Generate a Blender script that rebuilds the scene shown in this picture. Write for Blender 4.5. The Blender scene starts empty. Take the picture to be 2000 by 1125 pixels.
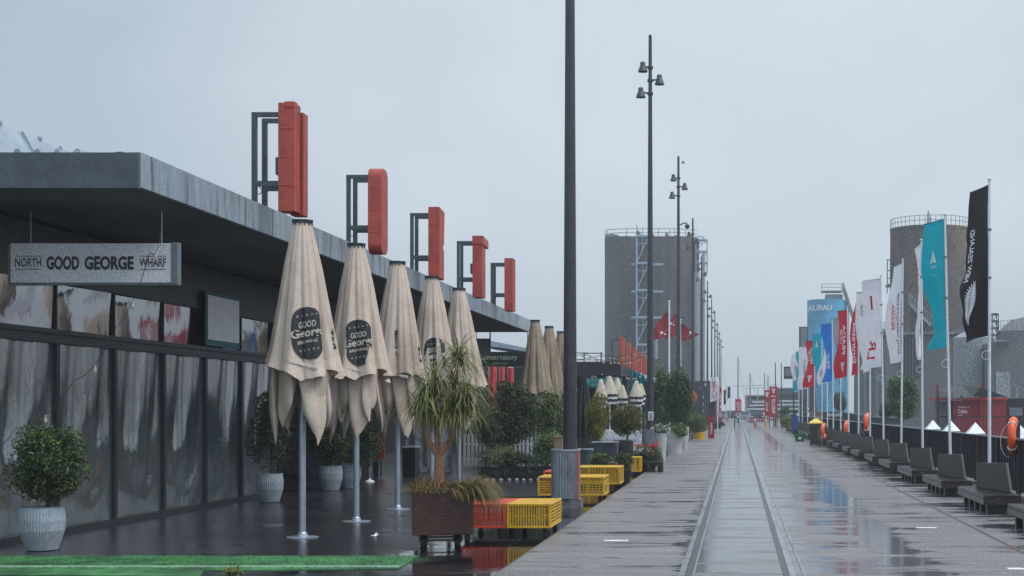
import bpy, math, random
import numpy as np
from mathutils import Vector

random.seed(7)
rng = np.random.default_rng(7)
sc = bpy.context.scene
C = sc.collection
R = math.radians

# ------------------------------------------------------------------ camera
F = 2800.0                      # focal length in photograph pixels (2000 wide)
VX, VY, CH = 1440.0, 799.0, 1.6
cam = bpy.data.cameras.new('camera')
cam.sensor_width = 36
cam.lens = 36 * F / 2000
cam.shift_x = -(VX - 1000) / 2000
cam.shift_y = (VY - 562.5) / 2000
cam.clip_start = 0.1
cam.clip_end = 3000
co = bpy.data.objects.new('camera', cam)
co.location = (0, 0, CH)
co.rotation_euler = (R(90), 0, 0)
C.objects.link(co)
sc.camera = co

def X_(px, d): return (px - VX) * d / F
def Z_(py, d): return CH + (VY - py) * d / F
def D_(py): return CH * F / (py - VY)

# ------------------------------------------------------------------ world
w = bpy.data.worlds.new('World')
sc.world = w
w.use_nodes = True
nt = w.node_tree
N, L = nt.nodes, nt.links
bg = N['Background']
tc = N.new('ShaderNodeTexCoord')
noi = N.new('ShaderNodeTexNoise'); noi.inputs['Scale'].default_value = 2.6; noi.inputs['Detail'].default_value = 3
noi.inputs['Distortion'].default_value = 0.5
mp = N.new('ShaderNodeMapping'); mp.inputs['Location'].default_value = (3.3, 1.0, 0.4); mp.inputs['Scale'].default_value = (1, 1, 1.6)
L.new(tc.outputs['Generated'], mp.inputs[0]); L.new(mp.outputs[0], noi.inputs['Vector'])
# the cloud is thinner (brighter) round one direction, up and ahead
dot = N.new('ShaderNodeVectorMath'); dot.operation = 'DOT_PRODUCT'
bd = Vector((-0.03, 1, 0.27)).normalized()
dot.inputs[1].default_value = bd
nrm = N.new('ShaderNodeVectorMath'); nrm.operation = 'NORMALIZE'
L.new(tc.outputs['Generated'], nrm.inputs[0]); L.new(nrm.outputs[0], dot.inputs[0])
mr = N.new('ShaderNodeMapRange'); mr.inputs['From Min'].default_value = 0.92; mr.inputs['From Max'].default_value = 1.0
mr.interpolation_type = 'SMOOTHSTEP'
L.new(dot.outputs['Value'], mr.inputs['Value'])
ad = N.new('ShaderNodeMath'); ad.operation = 'MULTIPLY_ADD'; ad.inputs[1].default_value = 0.8; 
sb = N.new('ShaderNodeMath'); sb.operation = 'MULTIPLY_ADD'; sb.inputs[1].default_value = 1.3; sb.inputs[2].default_value = -0.47
L.new(noi.outputs['Fac'], sb.inputs[0])
L.new(mr.outputs[0], ad.inputs[0]); L.new(sb.outputs[0], ad.inputs[2])
rp = N.new('ShaderNodeValToRGB')
rp.color_ramp.elements[0].color = (0.295, 0.36, 0.42, 1); rp.color_ramp.elements[0].position = 0.0
rp.color_ramp.elements[1].color = (0.505, 0.56, 0.61, 1); rp.color_ramp.elements[1].position = 1.0
L.new(ad.outputs[0], rp.inputs[0])
sky = N.new('ShaderNodeTexSky'); sky.sky_type = 'NISHITA'; sky.sun_disc = False
sky.sun_elevation = R(55); sky.sun_rotation = R(60); sky.dust_density = 4
sm = N.new('ShaderNodeMixRGB'); sm.blend_type = 'ADD'; sm.inputs[0].default_value = 0.008
L.new(rp.outputs[0], sm.inputs[1]); L.new(sky.outputs[0], sm.inputs[2])
L.new(sm.outputs[0], bg.inputs[0])
# an overcast sky is about twice as bright overhead as low down, and thinner behind the camera
szz = N.new('ShaderNodeSeparateXYZ'); L.new(nrm.outputs[0], szz.inputs[0])
mz = N.new('ShaderNodeMapRange'); mz.interpolation_type = 'SMOOTHSTEP'
mz.inputs['From Min'].default_value = 0.27; mz.inputs['From Max'].default_value = 0.85; mz.inputs['To Min'].default_value = 1.0; mz.inputs['To Max'].default_value = 2.1
L.new(szz.outputs[2], mz.inputs['Value'])
my = N.new('ShaderNodeMapRange'); my.interpolation_type = 'SMOOTHSTEP'
my.inputs['From Min'].default_value = 0.35; my.inputs['From Max'].default_value = -0.7; my.inputs['To Min'].default_value = 1.0; my.inputs['To Max'].default_value = 1.35
L.new(szz.outputs[1], my.inputs['Value'])
mul = N.new('ShaderNodeMath'); mul.operation = 'MULTIPLY'; L.new(mz.outputs[0], mul.inputs[0]); L.new(my.outputs[0], mul.inputs[1])
L.new(mul.outputs[0], bg.inputs[1])

sun = bpy.data.lights.new('sun', 'SUN'); sun.energy = 1.5; sun.angle = R(25); sun.color = (1, 0.97, 0.93)
so = bpy.data.objects.new('sun', sun)
so.rotation_euler = Vector((-0.55, 0.15, -0.8)).to_track_quat('-Z', 'Y').to_euler()
C.objects.link(so)
sc.view_settings.view_transform = 'Standard'
sc.view_settings.look = 'None'
sc.view_settings.exposure = 0.42
sc.view_settings.gamma = 1.0
try:
    sc.cycles.volume_step_rate = 5; sc.cycles.volume_bounces = 0
    sc.cycles.max_bounces = 8; sc.cycles.transparent_max_bounces = 8
except Exception: pass

# ------------------------------------------------------------------ materials
def mat(name, col, rough=0.6, metal=0.0, var=0.25, scale=6.0, bump=0.0, bscale=40.0, spec=0.5, island=0.0,
        trans=0.0, emit=None, stretch=(1, 1, 1), ior=1.5, coat=0.0, stain=None, grain=0.24, gs=65):
    m = bpy.data.materials.new(name); m.use_nodes = True
    n, l = m.node_tree.nodes, m.node_tree.links
    b = n['Principled BSDF']
    b.inputs['Roughness'].default_value = rough; b.inputs['Metallic'].default_value = metal
    b.inputs['IOR'].default_value = ior
    b.inputs['Specular IOR Level'].default_value = spec
    b.inputs['Coat Weight'].default_value = coat
    g = n.new('ShaderNodeNewGeometry')
    mpn = n.new('ShaderNodeMapping'); mpn.inputs['Scale'].default_value = stretch
    l.new(g.outputs['Position'], mpn.inputs[0])
    t = n.new('ShaderNodeTexNoise'); t.inputs['Scale'].default_value = scale; t.inputs['Detail'].default_value = 6
    t.inputs['Roughness'].default_value = 0.65
    l.new(mpn.outputs[0], t.inputs['Vector'])
    r = n.new('ShaderNodeValToRGB')
    lo = tuple(c * (1 - var) for c in col) + (1,); hi = tuple(min(1, c * (1 + var)) for c in col) + (1,)
    r.color_ramp.elements[0].color = lo; r.color_ramp.elements[0].position = 0.32
    r.color_ramp.elements[1].color = hi; r.color_ramp.elements[1].position = 0.68
    l.new(t.outputs['Fac'], r.inputs[0])
    out = r.outputs[0]
    if stain:
        t2 = n.new('ShaderNodeTexNoise'); t2.inputs['Scale'].default_value = stain[1]; t2.inputs['Detail'].default_value = 5
        m2 = n.new('ShaderNodeMapping'); m2.inputs['Scale'].default_value = stain[2]
        l.new(g.outputs['Position'], m2.inputs[0]); l.new(m2.outputs[0], t2.inputs['Vector'])
        r2 = n.new('ShaderNodeValToRGB'); r2.color_ramp.elements[0].position = 0.5; r2.color_ramp.elements[1].position = 0.68
        r2.color_ramp.elements[0].color = (0, 0, 0, 1); r2.color_ramp.elements[1].color = (0.8, 0.8, 0.8, 1)
        l.new(t2.outputs['Fac'], r2.inputs[0])
        mx = n.new('ShaderNodeMixRGB'); mx.inputs[2].default_value = tuple(stain[0]) + (1,)
        l.new(r2.outputs[0], mx.inputs[0]); l.new(out, mx.inputs[1]); out = mx.outputs[0]
    if grain:
        tg = n.new('ShaderNodeTexNoise'); tg.inputs['Scale'].default_value = gs; tg.inputs['Detail'].default_value = 1
        l.new(g.outputs['Position'], tg.inputs['Vector'])
        mg = n.new('ShaderNodeMapRange'); mg.inputs['From Min'].default_value = .3; mg.inputs['From Max'].default_value = .7
        mg.inputs['To Min'].default_value = 1 - grain; mg.inputs['To Max'].default_value = 1 + grain
        l.new(tg.outputs['Fac'], mg.inputs['Value'])
        vg = n.new('ShaderNodeVectorMath'); vg.operation = 'SCALE'; l.new(out, vg.inputs[0]); l.new(mg.outputs[0], vg.inputs['Scale']); out = vg.outputs[0]
    if island:
        hs = n.new('ShaderNodeHueSaturation')
        mm = n.new('ShaderNodeMapRange'); mm.inputs['To Min'].default_value = 1 - island; mm.inputs['To Max'].default_value = 1 + island
        l.new(g.outputs['Random Per Island'], mm.inputs['Value']); l.new(mm.outputs[0], hs.inputs['Value'])
        m3 = n.new('ShaderNodeMapRange'); m3.inputs['To Min'].default_value = 0.485; m3.inputs['To Max'].default_value = 0.52
        l.new(g.outputs['Random Per Island'], m3.inputs['Value']); l.new(m3.outputs[0], hs.inputs['Hue'])
        l.new(out, hs.inputs['Color']); out = hs.outputs[0]
    l.new(out, b.inputs['Base Color'])
    if bump:
        tb = n.new('ShaderNodeTexNoise'); tb.inputs['Scale'].default_value = bscale; tb.inputs['Detail'].default_value = 4
        l.new(mpn.outputs[0], tb.inputs['Vector'])
        bp = n.new('ShaderNodeBump'); bp.inputs['Strength'].default_value = bump; bp.inputs['Distance'].default_value = 0.02
        l.new(tb.outputs['Fac'], bp.inputs['Height']); l.new(bp.outputs[0], b.inputs['Normal'])
    if emit:
        b.inputs['Emission Color'].default_value = tuple(emit[0]) + (1,); b.inputs['Emission Strength'].default_value = emit[1]
    if trans:
        tr = n.new('ShaderNodeBsdfTranslucent'); l.new(out, tr.inputs[0])
        ms = n.new('ShaderNodeMixShader'); ms.inputs[0].default_value = trans
        l.new(b.outputs[0], ms.inputs[1]); l.new(tr.outputs[0], ms.inputs[2]); l.new(ms.outputs[0], n['Material Output'].inputs[0])
    return m

M = {}
M['dark_steel'] = mat('dark_steel', (0.03, 0.034, 0.04), 0.42, 0.2, 0.4, 8, 0.15, 60)
M['lamp_paint'] = mat('lamp_paint', (0.035, 0.036, 0.042), 0.45, 0.0, 0.3, 5, 0.2, 90)
M['frame_steel'] = mat('frame_steel', (0.055, 0.068, 0.078), 0.45, 0.3, 0.3, 10)
M['black'] = mat('black', (0.012, 0.012, 0.014), 0.5, 0, 0.3, 5)
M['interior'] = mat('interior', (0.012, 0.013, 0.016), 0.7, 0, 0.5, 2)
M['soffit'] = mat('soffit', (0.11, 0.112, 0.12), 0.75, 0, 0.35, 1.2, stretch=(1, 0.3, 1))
M['fascia'] = mat('fascia', (0.28, 0.335, 0.385), 0.42, 0.35, 0.25, 3, stretch=(1, 1.5, 0.25), stain=((0.06, 0.07, 0.08), 2.0, (1, 3.0, 0.5)))
M['fascia_shaded'] = mat('fascia_shaded', (0.075, 0.088, 0.10), 0.5, 0.2, 0.25, 3)  # darker fascia colour, with the shade of the end face painted in
M['white_ribs'] = mat('white_ribs', (0.42, 0.46, 0.5), 0.5, 0, 0.3, 8)
M['roof_sheet'] = mat('roof_sheet', (0.3, 0.36, 0.42), 0.35, 0.3, 0.2, 3)
M['red'] = mat('red', (0.37, 0.055, 0.035), 0.5, 0, 0.25, 4, 0.15, 40, stain=((0.19, 0.03, 0.022), 4.0, (1, 1, 0.25)), gs=40)
M['orange_red'] = mat('orange_red', (0.42, 0.065, 0.03), 0.5, 0, 0.25, 4)
M['canvas'] = mat('canvas', (0.64, 0.525, 0.44), 0.85, 0, 0.12, 3.5, 0.45, 120, trans=0.12, stain=((0.42, 0.33, 0.26), 1.3, (1, 1, 0.5)), grain=0.16, gs=85)
M['canvas_old'] = mat('canvas_old', (0.34, 0.26, 0.19), 0.9, 0, 0.2, 3.5, 0.5, 120, trans=0.1, stain=((0.2, 0.15, 0.11), 1.5, (1, 1, 0.5)))
M['logo_black'] = mat('logo_black', (0.02, 0.022, 0.027), 0.8, 0, 0.3, 10)
M['logo_cream'] = mat('logo_cream', (0.5, 0.46, 0.4), 0.8, 0, 0.1, 10)
M['alu'] = mat('alu', (0.36, 0.41, 0.47), 0.35, 0.5, 0.12, 10, grain=.15)
M['strap'] = mat('strap', (0.5, 0.45, 0.4), 0.8)
M['white'] = mat('white', (0.72, 0.75, 0.78), 0.5, 0, 0.08, 6)
M['white_pole'] = mat('white_pole', (0.62, 0.66, 0.7), 0.35, 0.1, 0.08, 6, grain=.08)
M['sign_white'] = mat('sign_white', (0.66, 0.65, 0.69), 0.6, 0, 0.08, 6, grain=.25)
M['sign_ink'] = mat('sign_ink', (0.045, 0.045, 0.05), 0.7, 0, 0.1, 6)
M['board'] = mat('board', (0.85, 0.86, 0.88), 0.5, 0, 0.08, 4)
M['teal_dark'] = mat('teal_dark', (0.01, 0.12, 0.14), 0.5, 0, 0.2, 6)
M['leaf_dark'] = mat('leaf_dark', (0.042, 0.07, 0.028), 0.55, 0, 0.4, 5, island=0.45, trans=0.15)
M['leaf_mid'] = mat('leaf_mid', (0.065, 0.105, 0.038), 0.55, 0, 0.4, 5, island=0.5, trans=0.15)
M['leaf_light'] = mat('leaf_light', (0.14, 0.19, 0.05), 0.55, 0, 0.35, 5, island=0.45, trans=0.2)
M['leaf_yellow'] = mat('leaf_yellow', (0.2, 0.19, 0.03), 0.55, 0, 0.4, 5, island=0.45, trans=0.2)
M['leaf_rust'] = mat('leaf_rust', (0.13, 0.095, 0.025), 0.6, 0, 0.4, 5, island=0.5, trans=0.15)
M['dracaena'] = mat('dracaena', (0.19, 0.20, 0.065), 0.45, 0, 0.35, 6, island=0.5, trans=0.2)
M['dry_grass'] = mat('dry_grass', (0.24, 0.15, 0.055), 0.7, 0, 0.3, 8, island=0.4, trans=0.2)
M['olive_grass'] = mat('olive_grass', (0.14, 0.125, 0.04), 0.7, 0, 0.3, 8, island=0.4, trans=0.2)
M['bark'] = mat('bark', (0.26, 0.13, 0.07), 0.8, 0, 0.35, 14, 0.6, 30, stretch=(1, 1, 0.4))
M['trunk'] = mat('trunk', (0.09, 0.06, 0.045), 0.85, 0, 0.35, 14, 0.5, 30)
M['soil'] = mat('soil', (0.03, 0.02, 0.015), 0.9)
M['corten'] = mat('corten', (0.055, 0.022, 0.016), 0.6, 0.1, 0.35, 7, 0.5, 40)
M['yellow'] = mat('yellow', (0.66, 0.38, 0.012), 0.4, 0, 0.12, 6)
M['yellow_lid'] = mat('yellow_lid', (0.65, 0.5, 0.08), 0.45, 0, 0.12, 6)
M['crate_red'] = mat('crate_red', (0.62, 0.07, 0.03), 0.4, 0, 0.12, 6)
M['corrugated'] = mat('corrugated', (0.30, 0.33, 0.37), 0.4, 0.6, 0.2, 5, stain=((0.16, 0.17, 0.19), 3, (1, 1, 0.3)))
M['corrugated_dark'] = mat('corrugated_dark', (0.09, 0.10, 0.125), 0.45, 0.4, 0.3, 5)
M['pot'] = mat('pot', (0.30, 0.35, 0.40), 0.6, 0, 0.15, 7)
M['pot_white'] = mat('pot_white', (0.42, 0.42, 0.41), 0.7, 0, 0.15, 5, 0.4, 30)
M['concrete_silo'] = mat('concrete_silo', (0.098, 0.09, 0.089), 0.9, 0, 0.28, 0.5, 0.3, 1.5, stretch=(1, 1, 0.12), stain=((0.052, 0.049, 0.05), 0.55, (1, 1, 0.06)), grain=0.4, gs=4.2)
M['concrete_brown'] = mat('concrete_brown', (0.10, 0.088, 0.082), 0.9, 0, 0.18, 0.4, 0.3, 1.5, stretch=(1, 1, 0.15), stain=((0.17, 0.125, 0.085), 0.22, (1, 1, 0.3)), grain=0.4, gs=4.2)
M['concrete_pale'] = mat('concrete_pale', (0.26, 0.28, 0.31), 0.8, 0, 0.12, 0.4, 0.2, 1.5, stretch=(1, 1, 0.2), grain=0.35, gs=7)
M['concrete_mid'] = mat('concrete_mid', (0.14, 0.142, 0.15), 0.85, 0, 0.15, 0.5, stretch=(1, 1, 0.2), grain=0.35, gs=7)
M['mural'] = mat('mural', (0.06, 0.31, 0.50), 0.6, 0, 0.25, 0.35, grain=0.35, gs=7)
M['pale_steel'] = mat('pale_steel', (0.29, 0.38, 0.46), 0.5, 0.1, 0.1, 3)
M['grey_steel'] = mat('grey_steel', (0.15, 0.18, 0.2), 0.5, 0.2, 0.2, 3)
M['bench_wood'] = mat('bench_wood', (0.032, 0.024, 0.024), 0.15, 0, 0.7, 9, 0.3, 50, stretch=(3, 0.5, 3))
M['bench_back'] = mat('bench_back', (0.075, 0.075, 0.068), 0.6, 0.1, 0.35, 25, 0.5, 100)
M['fence_panel'] = mat('fence_panel', (0.034, 0.034, 0.040), 0.55, 0, 0.3, 3, stretch=(1, 6, 0.5))
M['lifebuoy'] = mat('lifebuoy', (0.75, 0.10, 0.015), 0.4, 0, 0.1, 6)
M['kiosk_red'] = mat('kiosk_red', (0.27, 0.012, 0.018), 0.45, 0, 0.25, 3)
M['bin'] = mat('bin', (0.018, 0.03, 0.022), 0.5)
M['green_box'] = mat('green_box', (0.01, 0.14, 0.055), 0.4, 0, 0.2)
M['blue'] = mat('blue', (0.01, 0.05, 0.2), 0.5, 0, 0.2)
M['tan'] = mat('tan', (0.25, 0.17, 0.12), 0.7, 0, 0.2)
M['yacht_white'] = mat('yacht_white', (0.8, 0.8, 0.82), 0.35, 0, 0.05)
M['dark_glass'] = mat('dark_glass', (0.02, 0.025, 0.03), 0.1)
M['car_silver'] = mat('car_silver', (0.3, 0.34, 0.38), 0.3, 0.5, 0.05)
M['car_dark'] = mat('car_dark', (0.03, 0.035, 0.045), 0.3, 0.3, 0.05)
M['tyre'] = mat('tyre', (0.015, 0.015, 0.015), 0.8)
M['pink'] = mat('pink', (0.6, 0.03, 0.09), 0.6, island=0.4)
M['flower_white'] = mat('flower_white', (0.55, 0.58, 0.5), 0.6, island=0.3)
M['flower_orange'] = mat('flower_orange', (0.5, 0.16, 0.06), 0.7, island=0.4)
M['steel_rail'] = mat('steel_rail', (0.30, 0.32, 0.34), 0.25, 0.8, 0.3, 5, stain=((0.06, 0.05, 0.048), 1.4, (1, .5, 1)))
M['groove'] = mat('groove', (0.012, 0.010, 0.010), 0.35)
M['paint'] = mat('paint', (0.7, 0.7, 0.7), 0.4, 0, 0.15, 12)
M['bulb'] = mat('bulb', (0.35, 0.32, 0.28), 0.15)
M['ship_glass'] = mat('ship_glass', (0.16, 0.19, 0.22), 0.1)
for k, c in {'f_black': (0.016, 0.016, 0.02), 'f_teal': (0.0, 0.36, 0.46), 'f_white': (0.74, 0.72, 0.77), 'f_red': (0.52, 0.012, 0.03),
             'f_blue': (0.015, 0.18, 0.6), 'f_grey': (0.3, 0.31, 0.33), 'f_purple': (0.12, 0.05, 0.3), 'f_ensign': (0.30, 0.012, 0.02)}.items():
    M[k] = mat(k, c, 0.7, 0, 0.12, 2, 0.2, 30, trans=0.3)
for k, c in {'i_white': (0.75, 0.75, 0.78), 'i_red': (0.55, 0.01, 0.03), 'i_black': (0.02, 0.02, 0.03), 'i_cyan': (0.25, 0.6, 0.7)}.items():
    M[k] = mat(k, c, 0.7, 0, 0.03, 2)

def wet_mat(name, dry, wet, rdry, rwet, ramp, x0, x1, plank=0.0, sscale=(0.35, 1.6, 1), thresh=(0.45, 0.6), bump=0.25, spk=60):
    """wet ground: puddle film where a stretched noise plus a lane profile across the street is high"""
    m = bpy.data.materials.new(name); m.use_nodes = True
    n, l = m.node_tree.nodes, m.node_tree.links
    b = n['Principled BSDF']; b.inputs['IOR'].default_value = 1.4
    g = n.new('ShaderNodeNewGeometry')
    sx = n.new('ShaderNodeSeparateXYZ'); l.new(g.outputs['Position'], sx.inputs[0])
    mr_ = n.new('ShaderNodeMapRange'); mr_.inputs['From Min'].default_value = x0; mr_.inputs['From Max'].default_value = x1
    # wobble the lanes
    wn = n.new('ShaderNodeTexNoise'); wn.inputs['Scale'].default_value = 0.55; wn.inputs['Detail'].default_value = 4
    l.new(g.outputs['Position'], wn.inputs['Vector'])
    wa = n.new('ShaderNodeMath'); wa.operation = 'MULTIPLY_ADD'; wa.inputs[1].default_value = 0.5; wa.inputs[2].default_value = -0.25
    l.new(wn.outputs['Fac'], wa.inputs[0])
    wx = n.new('ShaderNodeMath'); wx.operation = 'ADD'; l.new(sx.outputs[0], wx.inputs[0]); l.new(wa.outputs[0], wx.inputs[1])
    l.new(wx.outputs[0], mr_.inputs['Value'])
    cr = n.new('ShaderNodeValToRGB')
    els = cr.color_ramp.elements
    for i, (p, v) in enumerate(ramp):
        q = (p - x0) / (x1 - x0)
        e = els[i] if i < 2 else els.new(q)
        e.position = q; e.color = (v, v, v, 1)
    l.new(mr_.outputs[0], cr.inputs[0])
    mp_ = n.new('ShaderNodeMapping'); mp_.inputs['Scale'].default_value = sscale
    l.new(g.outputs['Position'], mp_.inputs[0])
    t = n.new('ShaderNodeTexNoise'); t.inputs['Scale'].default_value = 1.0; t.inputs['Detail'].default_value = 8; t.inputs['Roughness'].default_value = 0.68
    l.new(mp_.outputs[0], t.inputs['Vector'])
    tt_ = n.new('ShaderNodeMath'); tt_.operation = 'MULTIPLY_ADD'; tt_.inputs[1].default_value = 2.6; tt_.inputs[2].default_value = -0.8; l.new(t.outputs['Fac'], tt_.inputs[0])
    a1 = n.new('ShaderNodeMath'); a1.operation = 'ADD'; l.new(tt_.outputs[0], a1.inputs[0])
    s1 = n.new('ShaderNodeMath'); s1.operation = 'MULTIPLY_ADD'; s1.inputs[1].default_value = 0.62; s1.inputs[2].default_value = -0.3
    l.new(cr.outputs[0], s1.inputs[0]); l.new(s1.outputs[0], a1.inputs[1])
    wm = n.new('ShaderNodeMapRange'); wm.inputs['From Min'].default_value = thresh[0]; wm.inputs['From Max'].default_value = thresh[1]
    wm.interpolation_type = 'SMOOTHSTEP'
    l.new(a1.outputs[0], wm.inputs['Value'])
    sp = n.new('ShaderNodeTexNoise'); sp.inputs['Scale'].default_value = spk; sp.inputs['Detail'].default_value = 2
    l.new(g.outputs['Position'], sp.inputs['Vector'])
    ms_ = n.new('ShaderNodeMapping'); ms_.inputs['Scale'].default_value = (1, .22, 1); l.new(g.outputs['Position'], ms_.inputs[0]); l.new(ms_.outputs[0], sp.inputs['Vector'])
    bigt = n.new('ShaderNodeTexNoise'); bigt.inputs['Scale'].default_value = 0.8; bigt.inputs['Detail'].default_value = 5
    mb_ = n.new('ShaderNodeMapping'); mb_.inputs['Scale'].default_value = (0.9, 8.0, 1); l.new(g.outputs['Position'], mb_.inputs[0]); l.new(mb_.outputs[0], bigt.inputs['Vector'])
    c1 = n.new('ShaderNodeValToRGB'); c1.color_ramp.elements[0].position = 0.36; c1.color_ramp.elements[1].position = 0.64
    c1.color_ramp.elements[0].color = tuple(c * 0.5 for c in dry) + (1,); c1.color_ramp.elements[1].color = tuple(c * 1.6 for c in dry) + (1,)
    av = n.new('ShaderNodeMixRGB'); av.inputs[0].default_value = 0.38
    l.new(sp.outputs['Fac'], av.inputs[1]); l.new(bigt.outputs['Fac'], av.inputs[2]); l.new(av.outputs[0], c1.inputs[0])
    cm = n.new('ShaderNodeMixRGB'); cm.inputs[2].default_value = tuple(wet) + (1,)
    l.new(wm.outputs[0], cm.inputs[0]); l.new(c1.outputs[0], cm.inputs[1])
    colo = cm.outputs[0]
    hsrc = sp.outputs['Fac']
    if plank:
        dv = n.new('ShaderNodeMath'); dv.operation = 'MULTIPLY'; dv.inputs[1].default_value = 1 / plank; l.new(sx.outputs[1], dv.inputs[0])
        fr = n.new('ShaderNodeMath'); fr.operation = 'FRACT'; l.new(dv.outputs[0], fr.inputs[0])
        lt = n.new('ShaderNodeMath'); lt.operation = 'LESS_THAN'; lt.inputs[1].default_value = 0.07; l.new(fr.outputs[0], lt.inputs[0])
        fl = n.new('ShaderNodeMath'); fl.operation = 'FLOOR'; l.new(dv.outputs[0], fl.inputs[0])
        wh = n.new('ShaderNodeTexWhiteNoise'); wh.noise_dimensions = '1D'; l.new(fl.outputs[0], wh.inputs['W'])
        pr = n.new('ShaderNodeMapRange'); pr.inputs['To Min'].default_value = 0.85; pr.inputs['To Max'].default_value = 1.12
        l.new(wh.outputs['Value'], pr.inputs['Value'])
        pm = n.new('ShaderNodeMath'); pm.operation = 'MULTIPLY_ADD'; pm.inputs[1].default_value = -0.3
        l.new(lt.outputs[0], pm.inputs[0]); l.new(pr.outputs[0], pm.inputs[2])
        vm = n.new('ShaderNodeVectorMath'); vm.operation = 'SCALE'; l.new(colo, vm.inputs[0]); l.new(pm.outputs[0], vm.inputs['Scale'])
        colo = vm.outputs[0]
    l.new(colo, b.inputs['Base Color'])
    rm = n.new('ShaderNodeMapRange'); rm.inputs['To Min'].default_value = rdry; rm.inputs['To Max'].default_value = rwet
    l.new(wm.outputs[0], rm.inputs['Value']); l.new(rm.outputs[0], b.inputs['Roughness'])
    bs = n.new('ShaderNodeMapRange'); bs.inputs['To Min'].default_value = bump; bs.inputs['To Max'].default_value = bump * 0.05
    l.new(wm.outputs[0], bs.inputs['Value'])
    bp = n.new('ShaderNodeBump'); bp.inputs['Distance'].default_value = 0.004
    l.new(bs.outputs[0], bp.inputs['Strength']); l.new(hsrc, bp.inputs['Height']); l.new(bp.outputs[0], b.inputs['Normal'])
    return m

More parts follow.
